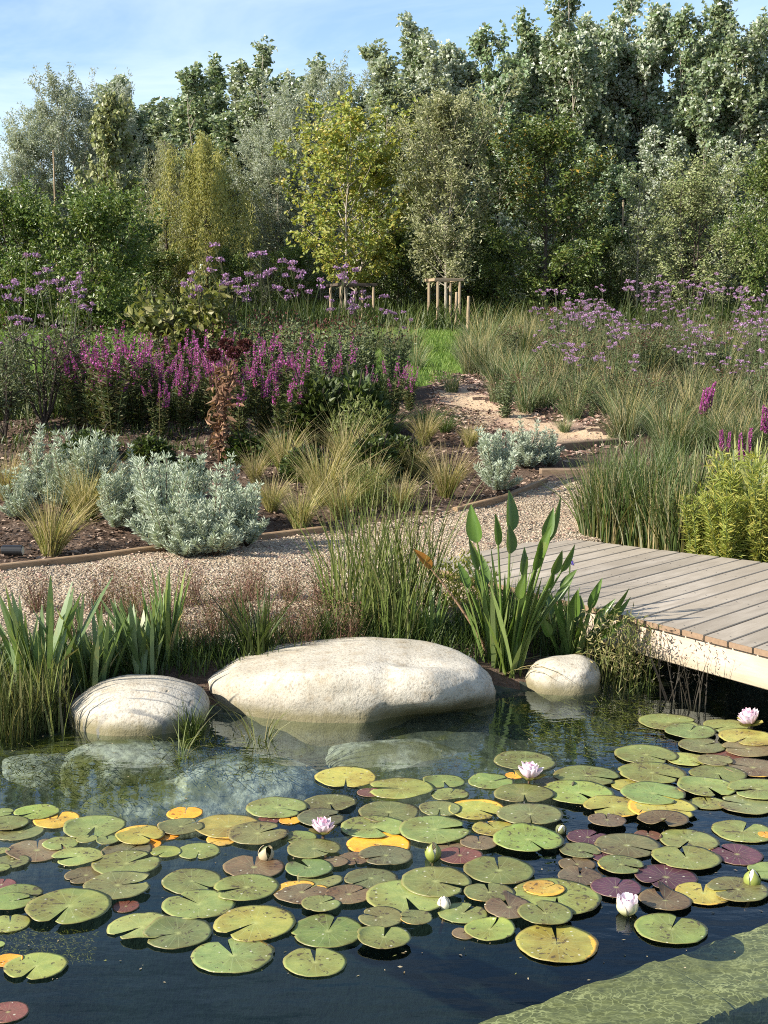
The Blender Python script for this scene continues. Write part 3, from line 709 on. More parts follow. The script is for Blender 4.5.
p(753, 769, 60, 170, 'B', .05, 1, 'large brownish pad third in line from the pink flower by the boardwalk')
p(718, 776, 57, 260, 'G', 0, 1, 'dull green pad with its notch over a heart shaped neighbour')
p(707, 790, 58, 305, 'G', 0, 2, 'heart shaped dull green pad in front of its notched neighbour')
p(758, 793, 60, 185, 'G', 0, 2, 'green pad at the edge lying over an olive brown one')
p(748, 806, 58, 170, 'O', .06, 1, 'olive brown pad beneath the green edge pad')
p(708, 804, 37, 88, 'L', .04, 1, 'small heart shaped pad alone in a gap of dark water')
p(653, 798, 66, 340, 'L', .05, 2, 'light green pad lying on the yellowing cluster')
p(630, 786, 38, 10, 'Y', .2, 0, 'yellow leaf edge between two green pads of the cluster')
p(613, 810, 60, 190, 'Y', .1, 1, 'yellow green pad with ragged rim in the yellowing cluster')
p(662, 812, 70, 350, 'M', .45, 1, 'yellow pad with a bright orange end in the yellowing cluster')
p(607, 824, 38, 80, 'B', 0, 1, 'small brown pad below the yellowing cluster')
p(663, 824, 50, 270, 'B', 0, 2, 'brown olive pad with keyhole notch over the orange end')
p(588, 838, 42, 20, 'P', 0, 0, 'folded purple pad below the small brown one')
p(648, 836, 28, 60, 'R', 0, 0, 'small maroon pad below the keyhole notched one')
p(627, 847, 66, 345, 'O', .04, 2, 'large brownish olive pad beside the folded purple one')
p(580, 852, 42, 340, 'O', 0, 1, 'khaki pad between the folded purple pad and brown ones')
p(603, 858, 22, 90, 'P', 0, 0, 'tiny dark purple leaf under the large brownish olive pad')
p(621, 867, 47, 345, 'O', .05, 2, 'olive pad with a fine slit among purple pads')
p(577, 865, 37, 120, 'B', 0, 0, 'brown pad just behind a similar rusty one')
p(580, 878, 45, 70, 'B', .05, 1, 'rusty brown pad just behind the purple one by the half open flower')
p(689, 841, 58, 215, 'G', .04, 1, 'olive green pad behind the big smooth one')
p(686, 860, 68, 95, 'G', 0, 2, 'big smooth green pad with short notch between purple pads')
p(743, 832, 60, 30, 'L', 0, 1, 'pale ragged pad apart from the others in dark water')
p(737, 855, 52, 150, 'P', 0, 1, 'purple pad beside the big smooth green one')
p(771, 872, 48, 180, 'L', 0, 1, 'green pad cut by the picture edge behind the big bud')
p(666, 878, 62, 200, 'P', 0, 1, 'purple pad with a crease, behind the folded brown one')
p(616, 890, 52, 40, 'P', 0, 1, 'dark purple pad just behind the half open flower')
p(665, 903, 53, 118, 'B', 0, 2, 'brown olive pad with a raised fold beside the half open flower')
p(703, 895, 56, 60, 'Y', .06, 1, 'yellow green pad under the olive one with the big bud')
p(738, 892, 60, 185, 'O', 0, 2, 'olive pad with black specks in front of the big bud')
p(671, 930, 72, 40, 'G', 0, 1, 'dull green pad floating alone below the half open flower')
p(766, 836, 16, 90, 'A', 0, 2, 'orange scrap on the pale ragged pad at the edge')

prng = np.random.default_rng(11); levels = []
order = sorted(range(len(PADS)), key=lambda i: (PADS[i][6], PADS[i][1]))
GRP = 'water lily pads on the pond'
for i in order:
    cx, cy, wd, nd, colr, og, lv, lab = PADS[i]
    P = at(cx, cy, 0.); dep = math.atan2(CAMH, P[1]); rad = wd/2*mpp(P)
    a = R(nd); th0 = math.atan2(math.sin(a)/math.sin(dep), math.cos(a))
    L = 0
    for (q, qr, ql) in levels:
        if np.hypot(*(q-P[:2])) < (qr+rad)*.93: L = max(L, ql+1)
    L = min(L, 5); levels.append((P[:2], rad, L))
    gap = prng.uniform(.03, .12)*(1.5 if colr in 'LG' else 1)
    ns, nr = 56, 8; t = np.linspace(gap, 2*math.pi-gap, ns)
    edge = 1-.16*np.exp(-((t-gap)/.13)**2)-.16*np.exp(-((2*math.pi-gap-t)/.13)**2)
    ph = prng.uniform(0, 6.3, 6)
    edge *= 1+.022*np.sin(2*t+ph[0])+.012*np.sin(5*t+ph[1])+.006*np.sin(11*t+ph[2])+.005*np.sin(19*t+ph[3])
    if prng.random() < .3:
        tb = prng.uniform(1, 5); edge *= 1-prng.uniform(.03, .09)*np.exp(-((t-tb)/.07)**2)
    rr_ = np.linspace(.0, 1, nr+1)[1:]**.8
    ry = rad*prng.uniform(.93, 1.03)
    RR, TT = np.meshgrid(rr_, t, indexing='ij')
    ed = 1+(edge-1)[None]*RR**2
    X = RR*ed*np.cos(TT+th0)*rad; Y = RR*ed*np.sin(TT+th0)*ry
    amp = rad*.02
    Z = amp*RR**2*(np.sin(3*TT+ph[4])+.6*np.sin(7*TT+ph[5]))*.4+prng.uniform(0, .020)*rad*RR**8*(1+.7*np.sin(2*TT+ph[1]))
    if colr in 'BPR' and lv == 2:                     # one lip folded up
        Z += rad*.30*np.exp(-((TT-(2*math.pi-gap))/.45)**2)*RR**1.5
    if lv == 0: Z -= amp*.2
    if prng.random() < .16: Z += rad*prng.uniform(.05, .16)*np.exp(-((np.mod(TT-prng.uniform(0, 6.28)+math.pi, 2*math.pi)-math.pi)/.5)**2)*RR**4
    tx, ty = prng.normal(size=2)*.007
    Z += X*tx+Y*ty
    Z -= min(0, Z.min()); Z += .002
    Z -= .006*np.exp(-(RR/.12)**2)*.5
    top = np.stack([X, Y, Z], -1).reshape(-1, 3); n0 = len(top)
    low = top[(nr-1)*ns:].copy(); low[:, :2] *= .985; low[:, 2] -= .002
    mb = MB(); V = np.concatenate([[(0, 0, .002)], top, low])
    I, J = np.meshgrid(np.arange(nr-1), np.arange(ns-1), indexing='ij')
    q = np.stack([1+I*ns+J, 1+(I+1)*ns+J, 1+(I+1)*ns+J+1, 1+I*ns+J+1], -1).reshape(-1, 4)
    j = np.arange(ns-1); e = 1+(nr-1)*ns
    q2 = np.stack([e+j, e+ns+j, e+ns+j+1, e+j+1], 1)
    mb.add(V, np.concatenate([q, q2]), np.stack([0*j, 1+j, 2+j], 1))
    me = mb.mesh('lily_pad', M['pad'], True)
    uvv = np.concatenate([[(0, 0)], np.stack([TT/(2*math.pi), RR], -1).reshape(-1, 2), np.stack([t/(2*math.pi), t*0+1.], 1)]).astype(np.float32)
    ul = me.uv_layers.new(name='UVMap'); li = np.empty(len(me.loops), np.int32); me.loops.foreach_get('vertex_index', li)
    ul.data.foreach_set('uv', uvv[li].ravel())
    o = obj('lily_pad', me, None, (P[0], P[1], .0005+L*.0032))
    c = np.array(PADC[colr])*(1+prng.normal()*.10)*(1+prng.normal(size=3)*np.array((.05, .03, .08)))
    o.color = (*np.clip(c, .01, .8), og)
    tag(o, lab, 'lily pad', GRP)
    if False:         # long submerged leaf stalk seen through the water
        mb = MB(); dd = prng.normal(size=2)*.25; tt = np.linspace(0, 1, 8)
        tube(mb, np.stack([dd[0]*tt, dd[1]*tt-.1*tt, -.002-1.1*tt**1.3*.6], 1), .0035, 5); obj('leaf_stalk', mb.mesh('leaf_stalk', M['stalk']), o)

# ---------------------------------------------------------------- water lily flowers and buds
def petal_mesh(name, L, W, cup, mat, n=7, m=5, point=.9):
    mb = MB(); u = np.linspace(0, 1, n); v = np.linspace(-1, 1, m)
    U, Vv = np.meshgrid(u, v, indexing='ij')
    wid = W*np.sin(np.pi*np.clip(U*.86+.10, 0, 1)**point)**.8; wid[-1] *= .15
    X = L*(U+.0*Vv); Y = wid*Vv*.5; Z = cup*L*(U**1.8)*.5+wid*.55*Vv**2*.6-.03*L*np.sin(np.pi*U)
    I, J = np.meshgrid(np.arange(n-1), np.arange(m-1), indexing='ij')
    mb.add(np.stack([X, Y, Z], -1), np.stack([I*m+J, (I+1)*m+J, (I+1)*m+J+1, I*m+J+1], -1))
    me = mb.mesh(name, mat, True); ul = me.uv_layers.new(name='UVMap'); li = np.empty(len(me.loops), np.int32); me.loops.foreach_get('vertex_index', li)
    ul.data.foreach_set('uv', np.stack([U, Vv*.5+.5], -1).reshape(-1, 2).astype(np.float32)[li].ravel()); return me
def petalmat(name, base, tip, tr=.3):
    m, nt, out = newmat(name); k = NT(nt); u = k.n('ShaderNodeSeparateXYZ', Vector=k.n('ShaderNodeUVMap').outputs[0])
    c = k.ramp(u.outputs[0], [(.1, base), (.8, tip)])
    c = k.mix(k.math('MULTIPLY', k.math('ABSOLUTE', k.math('SINE', k.math('MULTIPLY', u.outputs[1], 40))), .15), c, base)
    b = k.bsdf(c, .5, .25); t = k.n('ShaderNodeBsdfTranslucent'); k.set(t.inputs[0], c); mx = k.n('ShaderNodeMixShader'); mx.inputs[0].default_value = tr
    nt.links.new(b, mx.inputs[1]); nt.links.new(t.outputs[0], mx.inputs[2]); nt.links.new(mx.outputs[0], out.inputs[0]); return m
M['petal_in'] = petalmat('petal_inner', (.86, .42, .56), (.88, .60, .70))
M['petal_out'] = petalmat('petal_outer', (.88, .62, .72), (.90, .78, .83))
M['petal_white'] = petalmat('petal_white', (.60, .62, .34), (.90, .80, .84))
M['sepal'] = petalmat('sepal', (.22, .24, .06), (.30, .26, .08), .2)
M['sepal_pale'] = petalmat('sepal_pale', (.36, .38, .12), (.72, .66, .48), .2)
M['sepal_tan'] = petalmat('sepal_tan', (.42, .36, .22), (.50, .42, .28), .2)
M['stamen'] = plain('stamen', (.75, .50, .06), .6)
fr_ = np.random.default_rng(5)
def flower(px, py, wpx, rings, lab, mats, z=.012, sep=4, tilt=(0, 0), cat='water lily flower', sepmat='sepal', septilt=25):
    P = at(px, py, 0.); s = wpx*mpp(P)/2*1.18; P[2] = z
    o = empty('water_lily_flower' if len(rings) > 1 else 'water_lily_bud', P, fr_.uniform(0, 6)); o.rotation_euler[0] = tilt[0]; o.rotation_euler[1] = tilt[1]
    tag(o, lab, cat)
    for (cnt, el, ln, wd, mt, h) in rings:
        me = petal_mesh('petal', s*ln, s*wd, .55, M[mt]); off = fr_.uniform(0, 6)
        for i in range(cnt):
            c = obj('petal', me, o, (0, 0, h*s)); c.rotation_euler = (0, -R(el+fr_.normal()*4), off+2*math.pi*(i+fr_.normal()*.06)/cnt)
            c.scale = (fr_.uniform(.92, 1.06),)*3
    me = petal_mesh('sepal', s*(1.0 if len(rings) > 1 else 1.25), s*.62, .35 if len(rings) > 1 else .8, M[sepmat])
    for i in range(sep):
        c = obj('sepal', me, o, (0, 0, -.02*s)); c.rotation_euler = (0, -R(septilt+fr_.normal()*4), 2*math.pi*i/sep+.3)
    if len(rings) > 2:
        mb = MB(); n = 46; a = fr_.uniform(0, 6.3, n); rr0 = s*.22*np.sqrt(fr_.random(n)); Pp = np.stack([np.cos(a)*rr0, np.sin(a)*rr0, 0*a+.12*s], 1)
        leaves(mb, Pp, np.stack([np.cos(a)*.5, np.sin(a)*.5, 0*a+1], 1), s*.34, s*.07, fr_); obj('stamens', mb.mesh('stamens', M['stamen']), o)
    mb = MB(); tube(mb, [(0, 0, .0), (.004, 0, -.03), (.02, .01, -.08)], .005, 6); obj('flower_stalk', mb.mesh('flower_stalk', M['stalk']), o)
    return o
OPEN = [(8, 30, 1.0, .56, 'petal_out', .02), (8, 46, 1.02, .54, 'petal_out', .05), (8, 58, .96, .48, 'petal_in', .08), (7, 70, .82, .40, 'petal_in', .1)]

flower(323, 838, 29, OPEN, 'open pink water lily flower in the centre of the pads, with rosy middle', M, .012, septilt=18)
flower(529, 784, 31, OPEN, 'pale pink water lily flower on an olive pad in front of open water', M, .014, tilt=(.05, .1), septilt=16)
flower(751, 729, 29, OPEN, 'pink water lily flower nearest to the boardwalk, tilted sideways', M, .014, tilt=(.1, .3), septilt=16)
def bud(px, py, wpx, lab, sepcol, petcol, open_=.0, tilt=(0, 0), hk=2.5):
    P = at(px, py, 0.); Rb = wpx*mpp(P)/2; P[2] = -Rb*.55
    o = empty('water_lily_bud', P, fr_.uniform(0, 6)); o.rotation_euler[0], o.rotation_euler[1] = tilt; tag(o, lab, 'water lily bud')
    def shell(th0, th1, k, top, gape):
        u = np.linspace(0, top, 10); t = np.linspace(th0, th1, 9); U, T = np.meshgrid(u, t, indexing='ij'); mid = (th0+th1)/2
        w = np.where(U > .55, np.clip((1.02-U/top)/.45, .03, 1)**.7, 1); T2 = mid+(T-mid)*w
        r = Rb*k*np.sin(np.pi*np.clip(U*.93+.05, 0, 1))**.75+gape*Rb*U**2; mb = MB()
        mb.add(np.stack([r*np.cos(T2), r*np.sin(T2), U*Rb*hk], -1), [(i*9+j, i*9+j+1, i*9+j+10, i*9+j+9) for i in range(9) for j in range(8)]); return mb
    obj('petals', shell(0, 2*math.pi, .86, 1.02, 0).mesh('petals', M[petcol], True), o)
    for i in range(4): obj('sepal', shell(i*math.pi/2-.72, i*math.pi/2+.72, 1., .98, open_).mesh('sepal', M[sepcol], True), o)
    mb = MB(); tube(mb, [(0, 0, .0), (.004, 0, -.03), (.02, .01, -.08)], .005, 6); obj('flower_stalk', mb.mesh('flower_stalk', M['stalk']), o)
M['bud_green'] = plain('bud_green', (.20, .23, .05), .45); M['bud_tan'] = plain('bud_tan', (.40, .33, .20), .6); M['bud_white'] = plain('bud_white', (.72, .66, .50), .5); M['bud_dark'] = plain('bud_dark', (.13, .14, .06), .5)
bud(433, 858, 17, 'upright green water lily bud below the large green slit pad', 'bud_green', 'bud_white')
bud(264, 858, 15, 'curled dry tan water lily bud with dark gap, above the brown olive pad', 'bud_tan', 'bud_dark', .35, (.1, .3))
bud(444, 908, 13, 'small pale bud tip between the bright pad and the rusty rimmed one', 'bud_white', 'bud_white', .1)
bud(560, 831, 11, 'small grey green water lily bud beside the nibbled pad', 'bud_dark', 'bud_white', .1, (.15, -.5))
bud(752, 885, 17, 'big green water lily bud above the olive pad with black specks', 'bud_green', 'bud_white', .06)

P = at(627, 913, 0.); Rb = 10.5*mpp(P); P[2] = -Rb*.35; o = empty('water_lily_flower', P, .4); tag(o, 'half open white and pink water lily flower standing in dark water', 'water lily flower')
def cup(th, wd, k, top, gape, hk):
    u = np.linspace(0, 1, 10); t = np.linspace(-1, 1, 7); U, T = np.meshgrid(u, t, indexing='ij')
    w = np.where(U > .5, np.sqrt(np.clip(1-((U-.5)/.52)**2, .002, 1)), 1)*wd; ang = th+T*w
    r = Rb*k*np.sin(np.pi*.5*np.clip(U*1.5+.12, 0, 1))*(1+gape*(U-.5)*np.abs(U > .5)); mb = MB()
    mb.add(np.stack([r*np.cos(ang), r*np.sin(ang), U*Rb*hk*top], -1), [(i*7+j, i*7+j+1, i*7+j+8, i*7+j+7) for i in range(9) for j in range(6)])
    me = mb.mesh('petal', M['petal_out'], True); ul = me.uv_layers.new(name='UVMap'); li = np.empty(len(me.loops), np.int32); me.loops.foreach_get('vertex_index', li)
    ul.data.foreach_set('uv', np.stack([U, T*.5+.5], -1).reshape(-1, 2).astype(np.float32)[li].ravel()); return me
for i in range(4): me = cup(i*1.571+.3, .62, 1.03, .82, .1, 2.0); me.materials[0] = M['sepal_pale']; obj('sepal', me, o)
for i in range(6): me = cup(i*1.047, .6, .96, 1., .12, 2.0); me.materials[0] = M['petal_white']; obj('petal', me, o)
for i in range(6): obj('petal', cup(i*1.047+.5, .5, .74, 1.03, .1, 2.0), o)
for i in range(5): obj('petal', cup(i*1.257+.2, .5, .48, 1., .1, 2.0), o)

# weed under and at the surface of the pond
M['weed'] = leafmat('pond_weed', [(.05, .06, .012), (.13, .14, .02), (.10, .09, .03)], .8, .1, .1)
mb = MB(); wr = np.random.default_rng(21)
def weed(n, x0, x1, y0, y1, z0, z1, L):
    px = wr.uniform(x0, x1, n); py = wr.uniform(y0, y1, n)
    Pp = np.array([at(a, b, c) for a, b, c in zip(px, py, wr.uniform(z0, z1, n))])
    D = rdir(wr, n); D[:, 2] *= .35; leaves(mb, Pp, D, wr.uniform(.3, 1, n)*L, .0028, wr, fold=.1)
weed(1300, -10, 95, 930, 962, -.30, -.14, .022)
weed(500, 150, 280, 738, 775, -.05, -.004, .09); weed(2200, 530, 660, 700, 755, -.12, -.01, .07); weed(900, 0, 110, 740, 790, -.08, -.01, .06)
kind(tag(obj('pond_weed', mb.mesh('pond_weed', M['weed'])), 'fine dark waterweed drifting under the pond surface', 'waterweed'), 'stuff')

# bits of leaf and fluff drifting on the surface
M['fluff'] = leafmat('drifting_bit', [(.30, .26, .14), (.42, .36, .24), (.16, .12, .06), (.22, .24, .08)], .7, .2, .1)
mb = MB(); n = 420; pts = np.array([at(x, y, 0.) for x, y in zip(wr.uniform(0, 768, n), 735+250*wr.random(n)**1.4)]); pts[:, 2] = wr.uniform(.0015, .003, n); a_ = wr.uniform(0, 6.28, n)
leaves(mb, pts, np.stack([np.cos(a_), np.sin(a_), 0*a_], 1), wr.uniform(.004, .016, n), wr.uniform(.003, .006, n), wr, .1, np.tile((0, 0, 1.), (n, 1)))
kind(tag(obj('pond_debris', mb.mesh('pond_debris', M['fluff'])), 'tiny leaf bits and fluff drifting on the pond', 'debris'), 'stuff')
# ---------------------------------------------------------------- plants: kinds
g = np.random.default_rng
M['iris'] = leafmat('iris_leaf', [(.08, .13, .04), (.13, .20, .08), (.19, .26, .13), (.16, .21, .05)], .42, .4, .30, streak=.5)
M['iris_bright'] = leafmat('iris_bright_leaf', [(.085, .135, .035), (.125, .185, .05), (.175, .225, .08), (.11, .15, .035)], .42, .4, .35, streak=.5)
M['rush'] = leafmat('rush_stem', [(.05, .075, .02), (.09, .11, .03), (.16, .15, .06), (.04, .06, .018)], .55, .3, .2)
M['sedge'] = leafmat('sedge_stem', [(.08, .11, .025), (.13, .16, .04), (.17, .19, .06), (.20, .18, .08)], .5, .3, .3)
M['dkgrass'] = leafmat('dark_grass', [(.035, .06, .014), (.06, .095, .02), (.09, .12, .03)], .5, .35, .3)
M['grass'] = leafmat('meadow_grass', [(.06, .095, .03), (.10, .14, .05), (.15, .18, .085), (.26, .26, .16)], .6, .25, .3, objvar=.28)
M['verb_m'] = leafmat('lilac_verbena_flower', [(.38, .21, .40), (.47, .31, .49), (.29, .15, .31), (.20, .15, .15)], .6, .2, .3, objvar=.08)
M['straw'] = leafmat('straw', [(.36, .29, .14), (.45, .38, .21), (.30, .25, .10)], .7, .2, .35)
M['stipa'] = leafmat('feather_grass_blade', [(.20, .21, .06), (.28, .27, .09), (.15, .18, .045)], .6, .25, .35)
M['dry'] = leafmat('dry_stem', [(.20, .12, .075), (.13, .07, .045), (.30, .21, .13)], .8, .1, .15)
M['drypurple'] = leafmat('dry_reddish', [(.16, .085, .065), (.10, .05, .04), (.24, .14, .10), (.12, .11, .04)], .8, .1, .15)
M['silver'] = leafmat('silver_leaf', [(.37, .42, .32), (.46, .50, .40), (.29, .34, .25), (.41, .46, .36)], .75, .15, .15, objvar=.05)
M['stem'] = plain('green_stem', (.07, .10, .03), .6, .3)
M['darkstem'] = plain('dark_stem', (.035, .03, .022), .7, .2)
M['loose_leaf'] = leafmat('loosestrife_leaf', [(.05, .075, .022), (.08, .10, .03), (.10, .085, .035)], .6, .3, .25)
M['loose_fl'] = leafmat('loosestrife_flower', [(.38, .07, .30), (.49, .15, .41), (.31, .06, .25), (.43, .10, .34), (.18, .07, .12)], .6, .2, .35, objvar=.05)
M['verb_fl'] = leafmat('verbena_flower', [(.33, .17, .37), (.43, .27, .47), (.24, .11, .27), (.16, .12, .13)], .6, .2, .3, objvar=.05)
M['verb_leaf'] = leafmat('verbena_leaf', [(.06, .085, .03), (.11, .125, .05), (.09, .085, .045)], .6, .25, .25)
M['pick'] = leafmat('pickerel_leaf', [(.07, .125, .022), (.105, .17, .034), (.15, .21, .05)], .36, .5, .28, objvar=.1, streak=.5)
M['orange_leaf'] = leafmat('orange_leaf', [(.36, .17, .025)], .5, .3, .35)
M['violet'] = leafmat('violet_flower', [(.16, .12, .50), (.24, .16, .60)], .6, .2, .3)
M['yelgreen'] = leafmat('yellow_green_leaf', [(.24, .27, .05), (.33, .33, .08), (.18, .22, .04), (.40, .35, .09)], .55, .3, .4)
M['variegated'] = leafmat('pale_striped_leaf', [(.40, .42, .16), (.30, .34, .10), (.46, .47, .24)], .5, .3, .4)
M['shrubleaf'] = leafmat('grey_green_leaf', [(.10, .125, .055), (.15, .175, .085), (.07, .09, .035)], .5, .35, .25)
M['lowleaf'] = leafmat('low_green_leaf', [(.03, .05, .012), (.055, .085, .02), (.09, .12, .03)], .5, .35, .25)
M['brownleaf'] = leafmat('dead_leaf', [(.24, .14, .085), (.36, .24, .15), (.13, .07, .045), (.20, .11, .07)], .8, .1, .2)
M['seed'] = leafmat('maroon_seed', [(.075, .022, .025), (.11, .04, .035), (.05, .018, .02)], .8, .1, .1)

def circ(r, n, rad):
    a = r.uniform(0, 2*math.pi, n); q = np.sqrt(r.random(n))*rad
    return np.stack([np.cos(a)*q, np.sin(a)*q, np.zeros(n)], 1), a
def bl(name, mat, seed, n, rad, h, w, lean=(.05, .4), curve=(.1, .7), sword=False, droop=(0, .2), hv=(.55, 1.), outward=.7, segs=5, twist=.6):
    r = g(seed); mb = MB(); P, a = circ(r, n, rad); az = a+r.normal(size=n)*(1-outward)*2.2
    P[:, 2] -= .02
    blades(mb, P, az, r.uniform(*hv, n)*h, r.uniform(*lean, n), r.uniform(*curve, n), w*r.uniform(.7, 1.2, n), r, segs, sword, twist, r.uniform(*droop, n))
    return (name, mb.mesh(name, M[mat], True))
_c = {}
def cached(f):
    def w(*a):
        if (f.__name__, a) not in _c: _c[(f.__name__, a)] = f(*a)
        return _c[(f.__name__, a)]
    return w
@cached
def iris(v): return [bl('leaf_fan', 'iris', 100+v, 42, .19, 1., .062, (.0, .36), (.0, .18), True, (0, .05), (.4, 1.), .5, 6, .35), bl('withered_leaves', 'straw', 200+v, 4, .10, .7, .04, (.1, .5), (.1, .4), True)]
@cached
def irisb(v): return [bl('leaf_fan', 'iris_bright', 110+v, 16, .08, 1., .075, (.05, .45), (.0, .2), True, (0, .05), (.55, 1.), .6, 6, .4)]
@cached
def rush(v): return [bl('stems', 'rush', 120+v, 380, .36, 1., .017, (.0, .3), (.0, .35), False, (0, .15), (.4, 1.), .2, 4), bl('dead_stem', 'straw', 220+v, 12, .22, .9, .014, (.1, .6), (.1, .5))]
@cached
def tallrush(v): return [bl('stems', 'sedge', 126+v, 20, .24, 1., .028, (.0, .18), (.0, .2), False, (0, .1), (.7, 1.), .2, 4)]
@cached
def sedge(v): return [bl('stems', 'sedge', 130+v, 84, .17, 1.08, .0135, (.0, .22), (.02, .35), False, (0, .25), (.55, 1.), .4, 6), bl('arching_leaf', 'dkgrass', 230+v, 22, .14, .75, .014, (.0, .4), (.2, .8), False, (.1, .5))]
@cached
def darktuft(v): return [bl('blades', 'dkgrass', 140+v, 110, .13, 1., .026, (.0, .35), (.05, .6), False, (0, .3), (.5, 1.), .5, 5)]
@cached
def dryweed(v):
    r = g(150+v); mb = MB(); P, a = circ(r, 80, .26)
    blades(mb, P, r.uniform(0, 6.3, 80), r.uniform(.5, 1, 80), r.uniform(0, .5, 80), r.uniform(0, .3, 80), .014, r, 4)
    n = 620; b, _ = circ(r, n, .34); b[:, 2] = r.uniform(.12, .95, n); leaves(mb, b, rdir(r, n)+(0, 0, .3), .05, .018, r)
    return [('stems', mb.mesh('stems', M['drypurple'])), bl('green_blade', 'dkgrass', 250+v, 26, .2, .8, .014)]
@cached
def stipa(v): return [bl('blades', 'stipa', 160+v, 200, .09, .85, .010, (.0, .45), (.1, .6), False, (0, .35), (.5, 1.), .75, 5), bl('plume', 'straw', 260+v, 190, .09, 1.12, .011, (.0, .4), (.15, .6), False, (0, .4), (.6, 1.), .7, 5)]
@cached
def tuft(v): return [bl('blades', 'grass', 170+v, 210, .16, .85, .013, (.0, .5), (.05, .6), False, (0, .35), (.4, 1.), .6, 4), bl('seed_stalk', 'straw', 270+v, 30, .14, 1.1, .009, (0, .35), (.05, .4))]
@cached
def fescue(v): return [bl('blades', 'dkgrass', 180+v, 220, .12, 1., .014, (.05, .7), (.1, .8), False, (0, .5), (.5, 1.), .8, 5)]
@cached
def artemisia(v):
    r = g(190+v); mb = MB(); st = MB(); P0, D0, L0 = [], [], []
    for i in range(30):
        a = r.uniform(0, 6.28); el = R(r.uniform(12, 85)); ln = r.uniform(.45, 1.0)*(.75+.35*math.sin(el))
        d = np.array((math.cos(a)*math.cos(el), math.sin(a)*math.cos(el), math.sin(el)))
        t = np.linspace(0, 1, 5)[:, None]; pts = d*t*ln*.95+np.array((0, 0, 1))*(t**2)*.12*ln
        tube(st, pts*np.array((.8, .8, 1)), np.linspace(.010, .004, 5), 4)
        for tt in np.linspace(.35, 1, 10):
            q = (d*tt*ln*.95+np.array((0, 0, 1))*(tt**2)*.12*ln)*np.array((.8, .8, 1)); n = 24
            aa = r.uniform(0, 6.28, n); e2 = r.uniform(-.1, 1.0, n)
            dd = np.stack([np.cos(aa)*np.cos(e2), np.sin(aa)*np.cos(e2), np.sin(e2)], 1)+d*.5
            base = q+unit(dd)*r.uniform(0, .05, (n, 1)); P0.append(base); D0.append(dd); L0.append(r.uniform(.05, .095, n))
    P0, D0, L0 = map(np.concatenate, (P0, D0, L0)); leaves(mb, P0, D0, L0, L0*.24, r, .2)
    return [('foliage', mb.mesh('foliage', M['silver'])), ('woody_stem', st.mesh('woody_stem', M['bark_twig']))]
def spike(mb, r, base, d, L, rad, n, size):
    t = r.random(n); a = r.uniform(0, 6.28, n); e = np.stack([np.cos(a), np.sin(a), 0*a+.25], 1)
    P = base+np.outer(t*L, d)+e*(rad*(1-t*.75))[:, None]*.4
    leaves(mb, P, e+rdir(r, n)*.5, size*(1-.4*t), size*.7*(1-.4*t), r, .1)
@cached
def loosestrife(v):
    r = g(300+v); lf = MB(); out = []
    for i in range(11):
        a = r.uniform(0, 6.28); le = r.uniform(.02, .42); h = r.uniform(.55, 1.02); t = np.linspace(0, 1, 6)
        pts = np.stack([np.cos(a)*(.05+le*t**1.3*h*.8), np.sin(a)*(.05+le*t**1.3*h*.8), t*h*.97], 1); tube(lf, pts, np.linspace(.007, .004, 6), 4, False)
        n = 60; tt = r.uniform(.08, .78, n); b = np.stack([np.interp(tt, t, pts[:, k]) for k in range(3)], 1); az = r.uniform(0, 6.28, n)
        leaves(lf, b, np.stack([np.cos(az), np.sin(az), 0*az+.35], 1), r.uniform(.05, .11, n), .022, r)
        sp = MB(); d = unit(pts[-1]-pts[-2]); spike(sp, r, np.zeros(3), d, h*r.uniform(.18, .40), .026, int(r.uniform(45, 90)), .032)
        q = pts[-1]-d*h*.24; out.append(('flower_spike', sp.mesh('flower_spike', M['loose_fl']), tuple(q)))
    return [('foliage', lf.mesh('foliage', M['loose_leaf']))]+out
@cached
def bigspike(v):
    r = g(310+v); lf = MB(); out = []
    for i in range(3):
        a = r.uniform(0, 6.28); le = r.uniform(.05, .35); h = r.uniform(.8, 1.); t = np.linspace(0, 1, 5)
        pts = np.stack([np.cos(a)*le*t, np.sin(a)*le*t, t*h*.97], 1); tube(lf, pts, .010, 4, False)
        n = 40; tt = r.uniform(.1, .7, n); b = np.stack([np.interp(tt, t, pts[:, k]) for k in range(3)], 1); az = r.uniform(0, 6.28, n)
        leaves(lf, b, np.stack([np.cos(az), np.sin(az), 0*az+.35], 1), .11, .03, r)
        sp = MB(); d = unit(pts[-1]-pts[-2]); spike(sp, r, np.zeros(3), d, h*.45, .10, 170, .075); out.append(('flower_spike', sp.mesh('flower_spike', M['loose_fl']), tuple(pts[-1]-d*h*.42)))
    return [('foliage', lf.mesh('foliage', M['loose_leaf']))]+out
